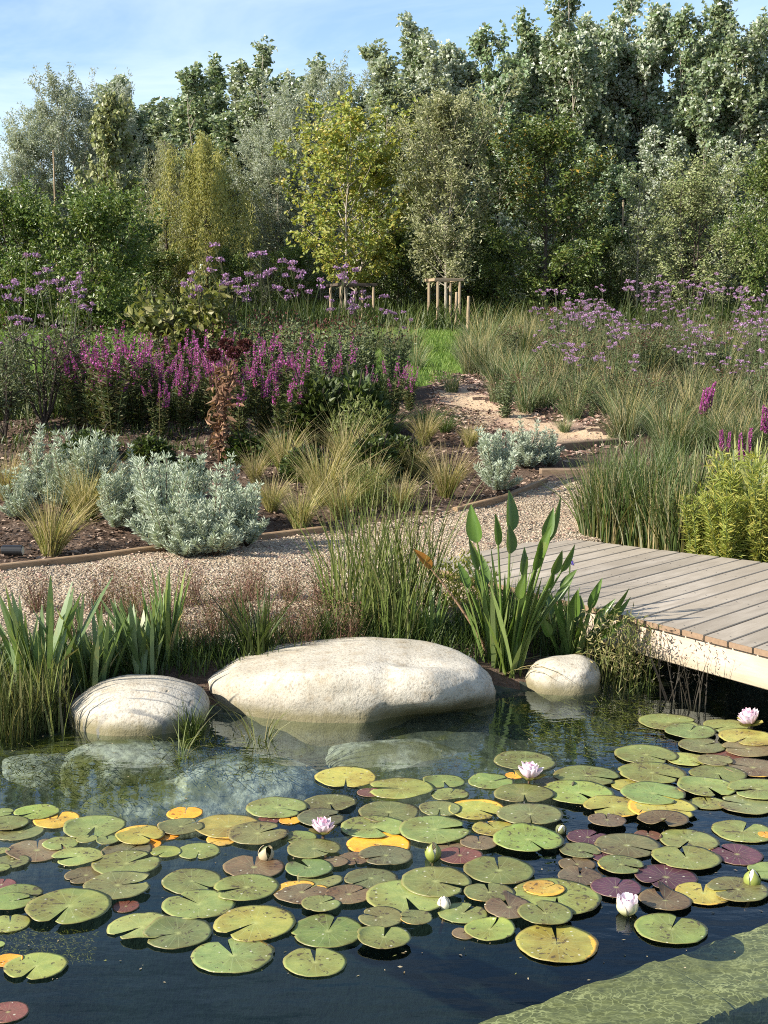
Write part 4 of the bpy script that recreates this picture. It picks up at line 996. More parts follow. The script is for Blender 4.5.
@cached
def verbena(v):
    r = g(320+v); st = MB(); out = []
    for i in range(5):
        a = r.uniform(0, 6.28); le = r.uniform(.05, .26); h = r.uniform(.72, 1.); t = np.linspace(0, 1, 5)
        pts = np.stack([np.cos(a)*(.03+le*t), np.sin(a)*(.03+le*t), t*h], 1); tube(st, pts, np.linspace(.0055, .003, 5), 4, False)
        n = 16; tt = r.uniform(.05, .6, n); b = np.stack([np.interp(tt, t, pts[:, k]) for k in range(3)], 1); az = r.uniform(0, 6.28, n)
        leaves(st, b, np.stack([np.cos(az), np.sin(az), 0*az+.5], 1), r.uniform(.05, .1, n), .016, r)
        for j in range(2):
            b2 = pts[-1]-np.array((0, 0, r.uniform(.03, .22))); aa = r.uniform(0, 6.28); e = b2+np.array((math.cos(aa)*.07, math.sin(aa)*.07, r.uniform(.06, .14))) if j else pts[-1]
            if j: tube(st, [b2, (b2+e)/2+(0, 0, -.01), e], .0025, 3, False)
            hd = MB(); n = 34; q, _ = circ(r, n, .026); q[:, 2] = r.uniform(-.005, .018, n); leaves(hd, q, rdir(r, n)*.8+(0, 0, .6), .017, .014, r, .1)
            out.append(('flower_head', hd.mesh('flower_head', M['verb_fl']), tuple(e)))
    return [('stems', st.mesh('stems', M['verb_leaf']))]+out

@cached
def verbena_m(v):
    out = []
    for q in verbena(v):
        if q[0] == 'flower_head': me = q[1].copy(); me.materials[0] = M['verb_m']; out.append((q[0], me, q[2]))
        else: out.append(q)
    return out
@cached
def tallperennial(v):
    r = g(340+v); lf = MB(); out = []
    for i in range(12):
        a = r.uniform(0, 6.28); le = r.uniform(.03, .32); h = r.uniform(.65, 1.); t = np.linspace(0, 1, 6)
        pts = np.stack([np.cos(a)*(.05+le*t**1.3), np.sin(a)*(.05+le*t**1.3), t*h], 1); tube(lf, pts, np.linspace(.008, .004, 6), 4, False)
        n = 70; tt = r.uniform(.05, 1, n); b = np.stack([np.interp(tt, t, pts[:, k]) for k in range(3)], 1)+r.normal(size=(n, 3))*.03; az = r.uniform(0, 6.28, n)
        leaves(lf, b, np.stack([np.cos(az), np.sin(az), 0*az+.3], 1), r.uniform(.05, .13, n)*(1.2-.6*tt), .032, r)
    sd = MB(); n = 110; P, a = circ(r, n, .34); P[:, 2] = r.uniform(.75, 1.02, n); leaves(sd, P, rdir(r, n), .035, .02, r)
    return [('foliage', lf.mesh('foliage', M['shrubleaf'])), ('seed_sprays', sd.mesh('seed_sprays', M['seed']))]

# ---------------------------------------------------------------- planting: (x, y) of the foot in the picture, height in picture pixels
pr = g(77)
def plant(f, name, cat, rows, nv=3, group=None, lean=0.05, wide=1.):
    for i, row in enumerate(rows):
        x, y, h, lab = row[:4]; P = at(x, y); hm = h*mpp(P)*(pr.uniform(.82, 1.12) if name == 'purple_loosestrife' else pr.uniform(1., 1.25) if name == 'purple_verbena' else .96 if name == 'silver_wormwood' else .84 if name == 'tall_perennial' else 1); P[2] -= .01
        sx = hm*wide*(row[4] if len(row) > 4 else 1)
        o = spawn(name, lab, cat, f(i % nv), P, pr.uniform(0, 6.28), (sx, sx, hm), group)
        o.rotation_euler[0] = pr.normal()*lean; o.rotation_euler[1] = pr.normal()*lean
plant(iris, 'iris_clump', 'iris', [
    (40, 694, 124, 'tall iris clump with upright sword leaves over the rushes, first from the edge'),
    (92, 690, 98, 'green iris fan with splayed sword leaves just behind the striped boulder'),
    (143, 676, 92, 'blue green iris clump behind the far half of the striped boulder'),
    (165, 664, 118, 'narrow iris with one blade rising above the gravel path', .5),
    (118, 668, 70, 'short iris clump between two taller fans behind the striped boulder')], 5)
plant(irisb, 'iris_clump', 'iris', [(432, 643, 62, 'bright green young iris fan behind the slab boulder'), (408, 640, 40, 'small bright iris shoots at the back of the slab boulder')], 2)
plant(rush, 'rush_clump', 'rushes', [
    (14, 742, 84, 'dense dark rush clump standing in the water at the picture edge', .8),
    (45, 725, 66, 'rush clump growing against the flank of the striped boulder', .8),
    (2, 715, 60, 'rush clump in front of the flat grey stone', .8)])
plant(tallrush, 'rush_clump', 'rushes', [(52, 736, 104, 'few tall broad rush blades standing beside the striped boulder', 1.), (22, 732, 118, 'tall rush blades rising out of the dense rush clump', 1.), (44, 728, 104, 'sparse tall rush blades between iris and striped boulder', .9)], 3)
plant(dryweed, 'dry_weed', 'dry weeds', [
    (172, 645, 62, 'reddish dried weeds on the gravel behind the striped boulder'), (205, 655, 60, 'brown dried weeds between both large boulders and the path'),
    (222, 632, 58, 'russet weeds beside the dark grass tuft'), (128, 618, 52, 'thin reddish weeds on the gravel behind the irises'), (318, 642, 62, 'brown green weeds behind the slab boulder'), (290, 600, 40, 'sparse reddish weeds in the middle of the gravel path'), (150, 632, 66, 'tall reddish weeds right behind the blue green iris'), (240, 622, 56, 'faded weeds on the gravel above the dark grass tuft'), (300, 655, 60, 'brown weeds at the back of the slab boulder, next to the dark tuft'), (345, 652, 56, 'russet weeds under the tall sedge'), (278, 640, 60, 'tangled brown weeds between dark tuft and slab boulder'), (190, 606, 46, 'low dry weeds in the gravel beyond the irises'), (66, 640, 48, 'thin dry weeds on the gravel beside the tall iris'), (100, 612, 50, 'wispy dry weeds on the gravel above the short iris'), (255, 600, 44, 'wispy weeds in the gravel between edging and dark grass tuft'), (325, 606, 52, 'brown weeds in the gravel at the foot of the tall sedge'), (40, 612, 44, 'thin weeds on the gravel close to the picture edge')], 4)
plant(darktuft, 'grass_tuft', 'grass tuft', [
    (256, 660, 98, 'dark green grass tuft growing behind the end of the slab boulder'), (330, 648, 62, 'small dark tuft at the back edge of the slab boulder'),
    (193, 744, 62, 'green tuft standing in water between striped boulder and slab', .8), (372, 640, 55, 'low dark green tuft beneath the tall sedge')], 3)
plant(sedge, 'tall_sedge', 'sedge', [
    (352, 640, 180, 'tall sedge with fine stems behind the slab boulder, nearest the dark tuft'), (383, 628, 186, 'tallest sedge clump with arching stems in front of the gravel path'),
    (412, 618, 160, 'tall sedge clump next to the orange leaf'), (398, 645, 140, 'shorter sedge in front of the tallest clump')], 4, wide=.9)
# yellow-green fine bush behind the pickerelweed
def finebush(v):
    r = g(400+v); mb = MB(); n = 900; P, a = circ(r, n, .5); P[:, 2] = r.uniform(.05, 1, n)*(1.05-np.hypot(P[:, 0], P[:, 1])*.8)
    leaves(mb, P, rdir(r, n)+(0, 0, .9), .11, .028, r); P, a = circ(r, 40, .3); blades(mb, P, a, r.uniform(.5, 1, 40), .3, .2, .015, r, 4)
    return [('foliage', mb.mesh('foliage', M['yelgreen']))]
plant(finebush, 'fine_leaved_plant', 'leafy plant', [(462, 612, 66, 'yellow green fine leaved plant behind the pickerelweed')], 1)

M['midgreen'] = leafmat('mid_green_leaf', [(.12, .16, .04), (.17, .20, .06), (.09, .12, .03), (.22, .23, .09)], .55, .3, .35)
def finebush2(v):
    q = finebush(v+5); q[0][1].materials[0] = M['midgreen']; return q
# pickerelweed
def pickerel_leaf(r, h, L, W, a, le, strap=False):
    mb = MB(); t = np.linspace(0, 1, 7); base = np.array((math.cos(a), math.sin(a), 0))*.05
    dh = np.array((math.cos(a), math.sin(a), 0))
    pts = base+dh*(le*h*t**1.4)[:, None]; pts[:, 2] = t*h
    if not strap: tube(mb, pts, np.linspace(.009, .005, 7), 6, False)
    d = unit(pts[-1]-pts[-2]); fa = r.uniform(-.75, .75); sd = np.array((math.cos(fa), math.sin(fa), 0)); sd = unit(sd-d*(sd@d)); nn = np.cross(sd, d)
    u = np.linspace(0, 1, 9); wv = W*1.05*np.clip(np.sin(np.pi*u**.62), 0, 1)**.85
    wv[0] = W*.25; wv[-1] = .002
    cen = pts[-1]+np.outer(u*L, d)+np.outer(-.10*L*u**2, nn); rows = []
    for c, w_ in zip(cen, wv): rows += [c-sd*w_/2+nn*w_*.22, c-sd*w_*.26+nn*w_*.05, c, c+sd*w_*.26+nn*w_*.05, c+sd*w_/2+nn*w_*.22]
    mb.add(rows, [(i*5+j, i*5+j+1, i*5+j+6, i*5+j+5) for i in range(8) for j in range(4)])
    return mb
def pickerelweed(P, spec, label, straps, hmax, seed, extra=()):
    r = g(seed); o = empty('pickerelweed', P); tag(o, label, 'pickerelweed'); s = mpp(P)
    for (px_, py_, Lp, Wp, mt) in spec:              # tip position of each raised leaf, relative to the foot, in picture pixels
        h = (py_-Lp*.95)*s; dx = px_*s; dy = r.normal()*.08; a = math.atan2(dy, dx); le = np.hypot(dx, dy)/max(h, .05)*.9
        mb = pickerel_leaf(r, h, Lp*s, Wp*s, a, le); me = mb.mesh('leaf', M[mt], True); c = obj('leaf', me, o)
        if mt == 'orange_leaf': c['label'] = 'withered orange leaf'
    mb = MB(); n = straps; Pp, a = circ(r, n, .09); Pp[:, 2] -= .05
    az = np.where(r.random(n) < .5, r.normal(size=n)*.7, math.pi+r.normal(size=n)*.7)
    blades(mb, Pp, az, r.uniform(.35, 1, n)*hmax*s, r.uniform(0, .26, n), r.uniform(0, .16, n), r.uniform(.020, .040, n), r, 6, True, .5)
    obj('strap_leaves', mb.mesh('strap_leaves', M['iris_bright'], True), o)
    if extra:
        x_, y_ = extra; q = np.array((x_*s, 0, y_*s)); mb = MB(); tube(mb, [(0, 0, 0), q*.5+(0, 0, .03), q], .004, 5, False); obj('flower_stalk', mb.mesh('flower_stalk', M['stem']), o)
        mb = MB(); spike(mb, r, np.zeros(3), np.array((0, 0, 1.)), .05, .02, 60, .018); obj('flower_spike', mb.mesh('flower_spike', M['violet']), o, tuple(q))
    mb = MB(); Pp, a = circ(r, 14, .12); blades(mb, Pp, r.uniform(-1, .8, 14), r.uniform(.15, .3, 14), 1.1, .6, .014, r, 5, False, .4, .8); obj('dead_leaves', mb.mesh('dead_leaves', M['straw']), o)
P = at(505, 676, .03); P[2] = .02
pickerelweed(P, [(-24, 176, 38, 15, 'pick'), (-9, 170, 32, 8, 'pick'), (4, 184, 42, 16, 'pick'), (2, 152, 30, 14, 'pick'), (30, 172, 32, 11, 'pick'), (25, 162, 36, 10, 'pick'), (35, 182, 46, 8, 'pick'), (12, 128, 28, 9, 'pick'),
                 (38, 132, 26, 10, 'pick'), (48, 138, 30, 8, 'pick'), (-22, 142, 32, 9, 'pick'), (31, 118, 24, 9, 'pick'), (-72, 136, 26, 11, 'orange_leaf'), (-12, 120, 30, 10, 'pick'), (52, 112, 26, 9, 'pick'), (-16, 108, 26, 9, 'pick'), (20, 146, 32, 10, 'pick'), (8, 112, 26, 10, 'pick'), (26, 98, 26, 9, 'pick'), (44, 104, 28, 8, 'pick'), (-30, 118, 28, 9, 'pick')],
             'large pickerelweed with tall spoon shaped leaves between slab boulder and small rock', 84, 142, 9)
P = at(566, 664, .05); P[2] = .05
pickerelweed(P, [(2, 82, 30, 12, 'pick'), (14, 92, 34, 9, 'pick'), (20, 72, 34, 10, 'pick'), (8, 66, 30, 14, 'pick'), (-8, 76, 30, 12, 'pick'), (26, 62, 34, 9, 'pick'), (30, 84, 40, 8, 'pick'), (4, 58, 28, 9, 'pick'), (36, 74, 34, 8, 'pick'), (18, 52, 28, 10, 'pick'), (-14, 60, 28, 10, 'pick')],
             'smaller pickerelweed with dark leaves and a tiny violet flower behind the small rock', 46, 84, 10, (2, 100))

# weeds by the boardwalk
def deckweed(v):
    r = g(420+v); mb = MB(); lf = MB()
    P, a = circ(r, 60, .30); blades(mb, P, r.uniform(0, 6.3, 60), r.uniform(.5, 1, 60), r.uniform(0, .3, 60), r.uniform(0, .2, 60), .014, r, 5)
    n = 300; b, _ = circ(r, n, .42); b[:, 2] = r.uniform(.1, .95, n); leaves(mb, b, rdir(r, n)+(0, 0, .6), .10, .016, r)
    n = 150; b, _ = circ(r, n, .36); b[:, 2] = r.uniform(.45, .95, n); leaves(lf, b, rdir(r, n)-(0, 0, .6), .065, .018, r)
    return [('foliage', mb.mesh('foliage', M['sedge'])), ('withered_leaves', lf.mesh('withered_leaves', M['straw']))]
plant(deckweed, 'marsh_weed', 'marsh weed', [(606, 704, 102, 'bushy green weed with withered leaves between small rock and boardwalk', .85), (630, 708, 92, 'leafy marsh weed against the fascia of the boardwalk', .85)], 2)
def wisp(v):
    r = g(440+v); mb = MB(); P, a = circ(r, 8, .12); blades(mb, P, r.uniform(0, 6.3, 8), r.uniform(.6, 1, 8), r.uniform(0, .4, 8), .1, .02, r, 5)
    n = 46; b, _ = circ(r, n, .22); b[:, 2] = r.uniform(.3, 1, n); leaves(mb, b, rdir(r, n)+(0, 0, .4), .06, .014, r)
    return [('stems', mb.mesh('stems', M['darkstem']))]
def at_w(x, y): P = at(x, y, 0.); return P
for x, y, h, lab in ((667, 700, 74, 'wispy thin stems in the water before the boardwalk fascia'), (697, 704, 72, 'dark branching dry stems in front of the boardwalk'), (684, 702, 54, 'short brown stems between two wispy ones by the boardwalk')):
    P = at_w(x, y); P[2] = -.05; hm = h*mpp(P)+.05; spawn('wispy_weed', lab, 'marsh weed', wisp(x), P, x, (hm, hm, hm))
for x, y, h, lab in ((258, 738, 74, 'few curling grass blades standing in water before the slab boulder'), (180, 752, 48, 'sparse reed blades in water below the striped boulder')):
    P = at_w(x, y); P[2] = -.06; hm = h*mpp(P)+.06; spawn('reed_tuft', lab, 'reeds', [bl('blades', 'sedge', x, 22, .14, 1., .018, (.0, .3), (.1, .8), False, (0, .7), (.5, 1.))], P, 0, hm)

# ---- the bed behind the gravel
plant(stipa, 'feather_grass_tuft', 'feather grass', [
    (8, 500, 62, 'straw coloured feather grass at the edge beyond the silver plants'), (50, 556, 82, 'large feather grass tuft beside the garden spotlight'), (84, 522, 78, 'pale feather grass among the silver plants'),
    (284, 472, 60, 'feather grass tuft nearest the dead brown plant'), (322, 505, 82, 'tall feather grass behind the tall sedge'), (300, 530, 62, 'short feather grass at the edge of the mulch'),
    (446, 498, 62, 'golden feather grass beside the round silver shrub'), (415, 478, 46, 'small feather grass in dry mulch by the steps'), (424, 446, 44, 'pale feather grass next to the dark green mound'),
    (272, 512, 48, 'feather grass at the end of the silver drift'), (340, 520, 60, 'feather grass merging into the tall sedge'), (372, 500, 56, 'feather grass on the mulch behind the tallest sedge'), (400, 510, 46, 'faded feather grass beside the short timber edging'), (255, 482, 40, 'small feather grass below the dead brown plant'), (345, 470, 62, 'feather grass in front of the dark loosestrife'), (470, 448, 34, 'low feather grass above the round silver shrub')], 4, lean=.08)
plant(artemisia, 'silver_wormwood', 'silver wormwood', [
    (40, 502, 66, 'silver wormwood behind the large feather grass'), (100, 512, 84, 'tallest silver wormwood near the picture edge'), (134, 505, 58, 'silver wormwood in the middle of the silver row'),
    (166, 552, 90, 'big silver wormwood close to the timber edging'), (212, 556, 78, 'silver wormwood with a bare reddish stem'), (247, 546, 68, 'silver wormwood at the end of the row by the dark mulch'), (186, 556, 62, 'small silver wormwood between two big ones at the edging'),
    (20, 520, 50, 'small silver wormwood cut off by the straw coloured feather grass'), (68, 508, 66, 'silver wormwood squeezed between the two large feather grasses'), (116, 528, 62, 'low silver wormwood in front of the tallest one'), (148, 528, 72, 'silver wormwood joining the front and back of the drift'), (190, 530, 70, 'silver wormwood at the back of the front group'), (228, 530, 66, 'silver wormwood just behind the one with the reddish stem'), (497, 492, 66, 'round silver shrub in front of the steps'), (527, 468, 50, 'silver shrub behind the round one by the upper step'), (549, 466, 34, 'small silver shrub touching the upper sleeper step')], 4, lean=.08, wide=.92)
plant(loosestrife, 'purple_loosestrife', 'purple loosestrife', [
    (82, 432, 92, 'purple loosestrife beside the woody shrub'), (112, 436, 106, 'tallest purple loosestrife of the long row'), (138, 430, 96, 'purple loosestrife next to the tallest one'), (160, 440, 82, 'short purple loosestrife in the middle of the row'),
    (182, 432, 92, 'purple loosestrife before the pale leaved viburnum'), (205, 425, 90, 'purple loosestrife just behind the dead brown plant'), (240, 440, 104, 'bright purple loosestrife beside the dead brown plant'), (262, 436, 98, 'purple loosestrife third from the dead brown plant'),
    (284, 444, 88, 'last purple loosestrife of the row before the dark stems'), (68, 424, 70, 'low purple loosestrife behind the woody shrub stems'),
    (392, 418, 74, 'magenta loosestrife before the lawn'), (372, 420, 66, 'faded loosestrife beside the magenta one before the lawn'), (410, 412, 56, 'low loosestrife at the corner of the lawn'),
    (340, 424, 76, 'mostly faded loosestrife above the feather grass'), (152, 420, 86, 'loosestrife at the back of the row'), (222, 428, 92, 'loosestrife hidden behind the maroon seed heads')], 4, wide=.9)
plant(bigspike, 'purple_loosestrife', 'purple loosestrife', [(698, 445, 62, 'single loosestrife rising from the reeds behind the boardwalk', .6), (724, 478, 62, 'short loosestrife with two bright spikes in front of pale striped leaves', .6), (742, 492, 74, 'bright loosestrife spike amid the pale striped leaves', .6), (762, 462, 62, 'loosestrife at the picture edge over the striped leaves', .6)], 4, wide=.9)
plant(loosestrife, 'purple_loosestrife', 'purple loosestrife', [(x_, y_, 82, 'magenta loosestrife packed into the long flowering row of the bed') for x_, y_ in zip(np.linspace(66, 300, 14)+pr.normal(size=14)*6, pr.uniform(408, 432, 14))], 4, 'loosestrife filling the long row', wide=.9)
VG = 'tall verbena around the loosestrife'
plant(verbena, 'purple_verbena', 'verbena', [(x, y, h, l) for x, y, h, l in (
    (16, 415, 142, 'tall purple verbena at the picture edge before the dark bush'), (40, 405, 122, 'purple verbena over the woody shrub'), (62, 400, 132, 'purple verbena beside the woody shrub, before the dark bush'), (4, 420, 96, 'low purple verbena at the picture edge'),
    (30, 425, 100, 'short purple verbena in front of the woody shrub'), (78, 396, 96, 'purple verbena above the first loosestrife'),
    (218, 396, 118, 'purple verbena before the weeping willow'), (240, 400, 130, 'tall purple verbena above the dead brown plant'), (262, 396, 130, 'tallest purple verbena of the middle group'), (284, 398, 118, 'purple verbena in the middle group below the yellow tree'),
    (302, 392, 110, 'purple verbena with wide heads below the yellow tree'), (322, 395, 112, 'purple verbena before the dark stake frame'), (344, 390, 98, 'purple verbena beside the dark stake frame'), (362, 392, 92, 'purple verbena between both stake frames'), (384, 385, 78, 'low purple verbena close to the lawn'))], 5, VG, wide=1.05)
plant(tallperennial, 'tall_perennial', 'perennial', [(100, 402, 92, 'grey green tall perennial behind the first loosestrife plants'), (126, 398, 88, 'tall perennial with brown seeds before the dark bush'), (150, 404, 84, 'tall perennial between dark bush and viburnum'), (226, 404, 96, 'tall perennial behind the maroon seed heads'),
    (250, 402, 104, 'tall perennial between the verbena stems above the bright loosestrife'), (276, 404, 108, 'tall grey green perennial with seeds before the weeping willow'), (300, 406, 96, 'tall perennial behind the last loosestrife of the row'), (322, 408, 104, 'dark tall perennial beside the black stemmed one'), (345, 402, 100, 'tall perennial in front of the dark stake frame'), (370, 398, 100, 'tall perennial before the lawn strip'), (395, 396, 82, 'tall perennial ending the bed at the lawn'), (12, 408, 110, 'tall perennial at the picture edge behind the woody shrubs'), (70, 405, 90, 'tall perennial behind the woody shrub stems')], 4, wide=.85)
plant(fescue, 'grass_mound', 'grass mound', [(385, 440, 46, 'dark green arching mound beside the sandy path', 1.1), (425, 428, 36, 'dark green grass mound at the bend of the sandy path', 1.2), (445, 432, 30, 'low dark mound in front of the sandy path bend', 1.2)], 2, wide=1.)
def mound(v):
    r = g(460+v); mb = MB(); n = 1400; d = rdir(r, n); d[:, 2] = abs(d[:, 2]); P = d*np.array((.6, .6, 1))*r.uniform(.55, 1, (n, 1)); leaves(mb, P, d+rdir(r, n)*.7, .16, .09, r)
    st = MB()
    for i in range(16):
        a = r.uniform(0, 6.28); t = np.linspace(0, 1, 4)[:, None]; tube(st, np.array((math.cos(a)*.4, math.sin(a)*.4, r.uniform(.8, 1.2)))*t, .012, 4)
    return [('foliage', mb.mesh('foliage', M['lowleaf'])), ('stems', st.mesh('stems', M['darkstem']))]
plant(mound, 'dark_perennial', 'perennial', [(318, 440, 62, 'dark leafy perennial with black stems in the middle of the bed'), (352, 436, 60, 'dark perennial before the faded loosestrife'), (276, 462, 30, 'low dark perennial next to the feather grass'),
    (190, 478, 20, 'little green plant on the mulch by the silver row', 1.3), (245, 462, 30, 'low green plant at the foot of the dead brown plant', 1.3), (150, 462, 26, 'low green plant on the mulch beneath the loosestrife', 1.4), (90, 460, 30, 'low green plant behind the tallest wormwood', 1.4), (305, 478, 32, 'green plant between two feather grasses', 1.2), (400, 470, 34, 'low green plant by the small feather grass', 1.2), (372, 478, 42, 'low green perennial in front of the feather grass by the mulch')], 4, wide=1.1)
# greenish plant with pale tips
plant(finebush2, 'fine_leaved_plant', 'leafy plant', [(358, 462, 72, 'light green leafy plant with cut leaves among feather grasses', .8), (368, 508, 46, 'bright green leafy plant on the mulch behind the sedge', 1.)], 2)

# dead brown plant with maroon seed heads
P = at(219, 462); s = mpp(P); o = empty('dead_angelica', P); tag(o, 'dead brown plant with hanging leaves and maroon seed heads', 'dead plant'); r = g(500)
tips = [(-4, 106), (8, 117), (17, 108), (28, 116)]
st = MB(); lf = MB()
for x_, y_ in tips:
    q = np.array((x_*s, r.normal()*.08, y_*s)); t = np.linspace(0, 1, 6)[:, None]; pts = q*t*np.array((1, 1, 1))-np.array((q[0]*.5, 0, 0))*np.sin(np.pi*t)*.6; tube(st, pts, np.linspace(.012, .006, 6), 5)
    n = 70; tt = r.uniform(.12, .86, n); b = q*tt[:, None]*np.array((.7, 1, 1))+r.normal(size=(n, 3))*.035; D = rdir(r, n); D[:, 2] -= .55; leaves(lf, b, D, r.uniform(.05, .14, n), r.uniform(.02, .05, n), r, .7)
    hd = MB(); n = 420; d = rdir(r, n); leaves(hd, d*np.array((1, 1, .75))*r.uniform(.3, 1, (n, 1))*.062, d, .028, .016, r); obj('seed_head', hd.mesh('seed_head', M['seed']), o, tuple(q))
obj('stalks', st.mesh('stalks', M['dry']), o); obj('withered_leaves', lf.mesh('withered_leaves', M['brownleaf']), o)

# branching woody shrub on the left
def woody(P, hm, wm, seed, mat, label, nl, L, W, name='woody_shrub', cat='shrub', nst=9, low=.35, bark='bark_dark'):
    r = g(seed); o = empty(name, P); tag(o, label, cat); st = MB(); lf = MB()
    for i in range(nst):
        a = r.uniform(0, 6.28); sp = r.uniform(.15, .5)*wm; h = hm*r.uniform(.7, 1); t = np.linspace(0, 1, 7)
        pts = np.stack([np.cos(a)*sp*t**.8, np.sin(a)*sp*t**.8, t*h], 1)+r.normal(size=(7, 3))*.015*hm*t[:, None]; tube(st, pts, np.linspace(.016, .004, 7)*hm/1.2, 5)
        for j in range(5):
            t0 = r.uniform(.25, .8); b = np.array([np.interp(t0, t, pts[:, k]) for k in range(3)]); d = unit(np.array((math.cos(a+r.normal()*1.2), math.sin(a+r.normal()*1.2), r.uniform(.3, 1.2)))); q = b+d*hm*r.uniform(.15, .35)
            tube(st, [b, (b+q)/2, q], (.006*hm, .004*hm, .002*hm), 4, False)
            n = nl; tt = r.random(n)**.7; leaves(lf, b+(q-b)*tt[:, None]+r.normal(size=(n, 3))*.04*hm, rdir(r, n)+(0, 0, .25), L*r.uniform(.6, 1.1, n), W*r.uniform(.7, 1.1, n), r)
        n = nl*3; tt = r.uniform(low, 1, n); b = np.stack([np.interp(tt, t, pts[:, k]) for k in range(3)], 1); leaves(lf, b+r.normal(size=(n, 3))*.05*hm, rdir(r, n)+(0, 0, .2), L*r.uniform(.6, 1.1, n), W*r.uniform(.7, 1.1, n), r)
    obj('branches', st.mesh('branches', M[bark]), o); obj('foliage', lf.mesh('foliage', M[mat]), o); return o
P = at(44, 428); woody(P, 118*mpp(P), 88*mpp(P), 601, 'shrubleaf', 'multi stemmed woody shrub with grey green leaves at the picture edge', 22, .06, .024)
P = at(5, 440); woody(P, 100*mpp(P), 60*mpp(P), 602, 'shrubleaf', 'smaller woody shrub cut by the picture edge, before the verbena', 24, .06, .024)
M['vib'] = leafmat('viburnum_leaf', [(.16, .19, .05), (.24, .25, .08), (.11, .14, .035), (.30, .29, .12)], .5, .35, .35)
P = at(186, 398); woody(P, 130*mpp(P), 90*mpp(P), 603, 'vib', 'viburnum with large pale yellow green leaves behind the loosestrife', 26, .14, .09, 'viburnum', low=.1)

# ---- tall grasses and leafy plants behind the boardwalk
def tallgrass(v): return [bl('blades', 'dkgrass', 520+v, 100, .16, 1., .018, (.0, .28), (.0, .45), False, (0, .3), (.45, 1.), .4, 6), bl('green_blade', 'grass', 540+v, 90, .16, .95, .013, (0, .25), (0, .5), False, (0, .3)), bl('bleached_stem', 'straw', 560+v, 60, .18, .85, .014, (0, .2), (0, .25), False, (0, .1), (.3, 1), .3), bl('arching_leaf', 'sedge', 570+v, 22, .16, .95, .026, (0, .3), (.2, .9), False, (.1, .5), (.5, 1))]
tallgrass = cached(tallgrass)
plant(tallgrass, 'reed_grass_clump', 'reed grass', [(592, 535, 96, 'tall reed grass at the far corner of the boardwalk'), (612, 540, 122, 'tall reed grass along the boardwalk, beside the far corner'), (634, 548, 128, 'tall reed grass in the middle of the boardwalk edge'),
    (655, 552, 124, 'tall reed grass with many bleached stems'), (676, 556, 120, 'tall reed grass with bleached stems next to the yellow green bush'), (600, 520, 100, 'reed grass standing behind the far corner clump'), (645, 525, 112, 'reed grass behind the middle of the boardwalk edge'), (690, 530, 118, 'reed grass below the single loosestrife'), (622, 512, 90, 'reed grass at the back, next to the steps'), (668, 505, 92, 'reed grass at the back below the meadow')], 4, wide=.75)
def varieg(v): return [bl('leaf_fan', 'variegated', 580+v, 44, .12, 1., .030, (.0, .3), (0, .2), True, (0, .1), (.55, 1.), .6, 6, .4)]
plant(varieg, 'striped_iris', 'striped iris', [(742, 520, 100, 'pale striped iris leaves behind the golden bush'), (765, 525, 92, 'pale striped iris leaves cut by the picture edge'), (722, 512, 66, 'low pale striped leaves under the short loosestrife')], 2)
def goldbush(v):
    r = g(600+v); mb = MB(); st = MB()
    for i in range(26):
        a = r.uniform(0, 6.28); le = r.uniform(.02, .34); h = r.uniform(.5, 1.05); t = np.linspace(0, 1, 5); pts = np.stack([np.cos(a)*(.1+le*t), np.sin(a)*(.1+le*t), t*h], 1); tube(st, pts, .006, 4, False)
        n = 80; tt = r.uniform(.1, 1, n); b = np.stack([np.interp(tt, t, pts[:, k]) for k in range(3)], 1); az = r.uniform(0, 6.28, n); leaves(mb, b, np.stack([np.cos(az), np.sin(az), r.normal(size=n)*.5+.6], 1), r.uniform(.07, .16, n), .018, r)
    return [('foliage', mb.mesh('foliage', M['yelgreen'])), ('stems', st.mesh('stems', M['stem']))]
plant(goldbush, 'willow_leaved_plant', 'leafy plant', [(700, 560, 68, 'yellow green willow leaved plant behind the boardwalk, beside the reeds'), (728, 566, 82, 'golden green willow leaved bush at the back of the boardwalk'), (760, 572, 92, 'golden willow leaved bush cut by the picture edge'), (745, 548, 100, 'willow leaved plant between the golden bushes and striped iris')], 3)

# ---- meadow
rows = []
for x, y, h, l in ((452, 392, 34, 'grass tuft beside the first bend of the sandy path'), (497, 402, 42, 'bright grass tuft above the sandy path'), (527, 412, 50, 'grass tuft in the mulch beyond the sandy path'), (572, 418, 44, 'grass tuft above the upper step'), (548, 404, 40, 'grass tuft between two others over the sandy path'), (618, 418, 52, 'grass tuft near the top of the steps'), (470, 375, 40, 'grass tuft where lawn and sandy path meet'), (565, 432, 26, 'low grass tuft in the mulch just over the step')): rows.append((x, y, h, l))
plant(tuft, 'grass_tuft', 'grass tuft', rows, 4, None, .06, 1.05)
rows = []; vr = g(900)
for k in range(54):
    t = vr.random(); y = 352+t*66; x = vr.uniform(470+max(0, y-370)*1.6, 790); rows.append((x, y, vr.uniform(42, 60), 'soft meadow grass tuft in the flowering meadow beyond the boardwalk'))
for k in range(26): rows.append((vr.uniform(455, 560), vr.uniform(334, 362), vr.uniform(26, 40), 'soft meadow grass tuft in the flowering meadow beyond the boardwalk'))
for k in range(24): rows.append((vr.uniform(600, 780), vr.uniform(415, 455), vr.uniform(48, 66), 'soft meadow grass tuft in the flowering meadow beyond the boardwalk'))
plant(tuft, 'meadow_grass_tuft', 'meadow grass', rows, 4, 'meadow grass tufts', .06, 1.1)
rows = []
for k in range(62):
    y = 345+95*vr.random()**1.7; x = vr.uniform(535+max(0, 352-y)*3+max(0, y-400)*1.5, 790); rows.append((x, y, vr.uniform(42, 66)*(1+.2*(y > 375)), 'lilac verbena flowering above the meadow grass before the trees'))
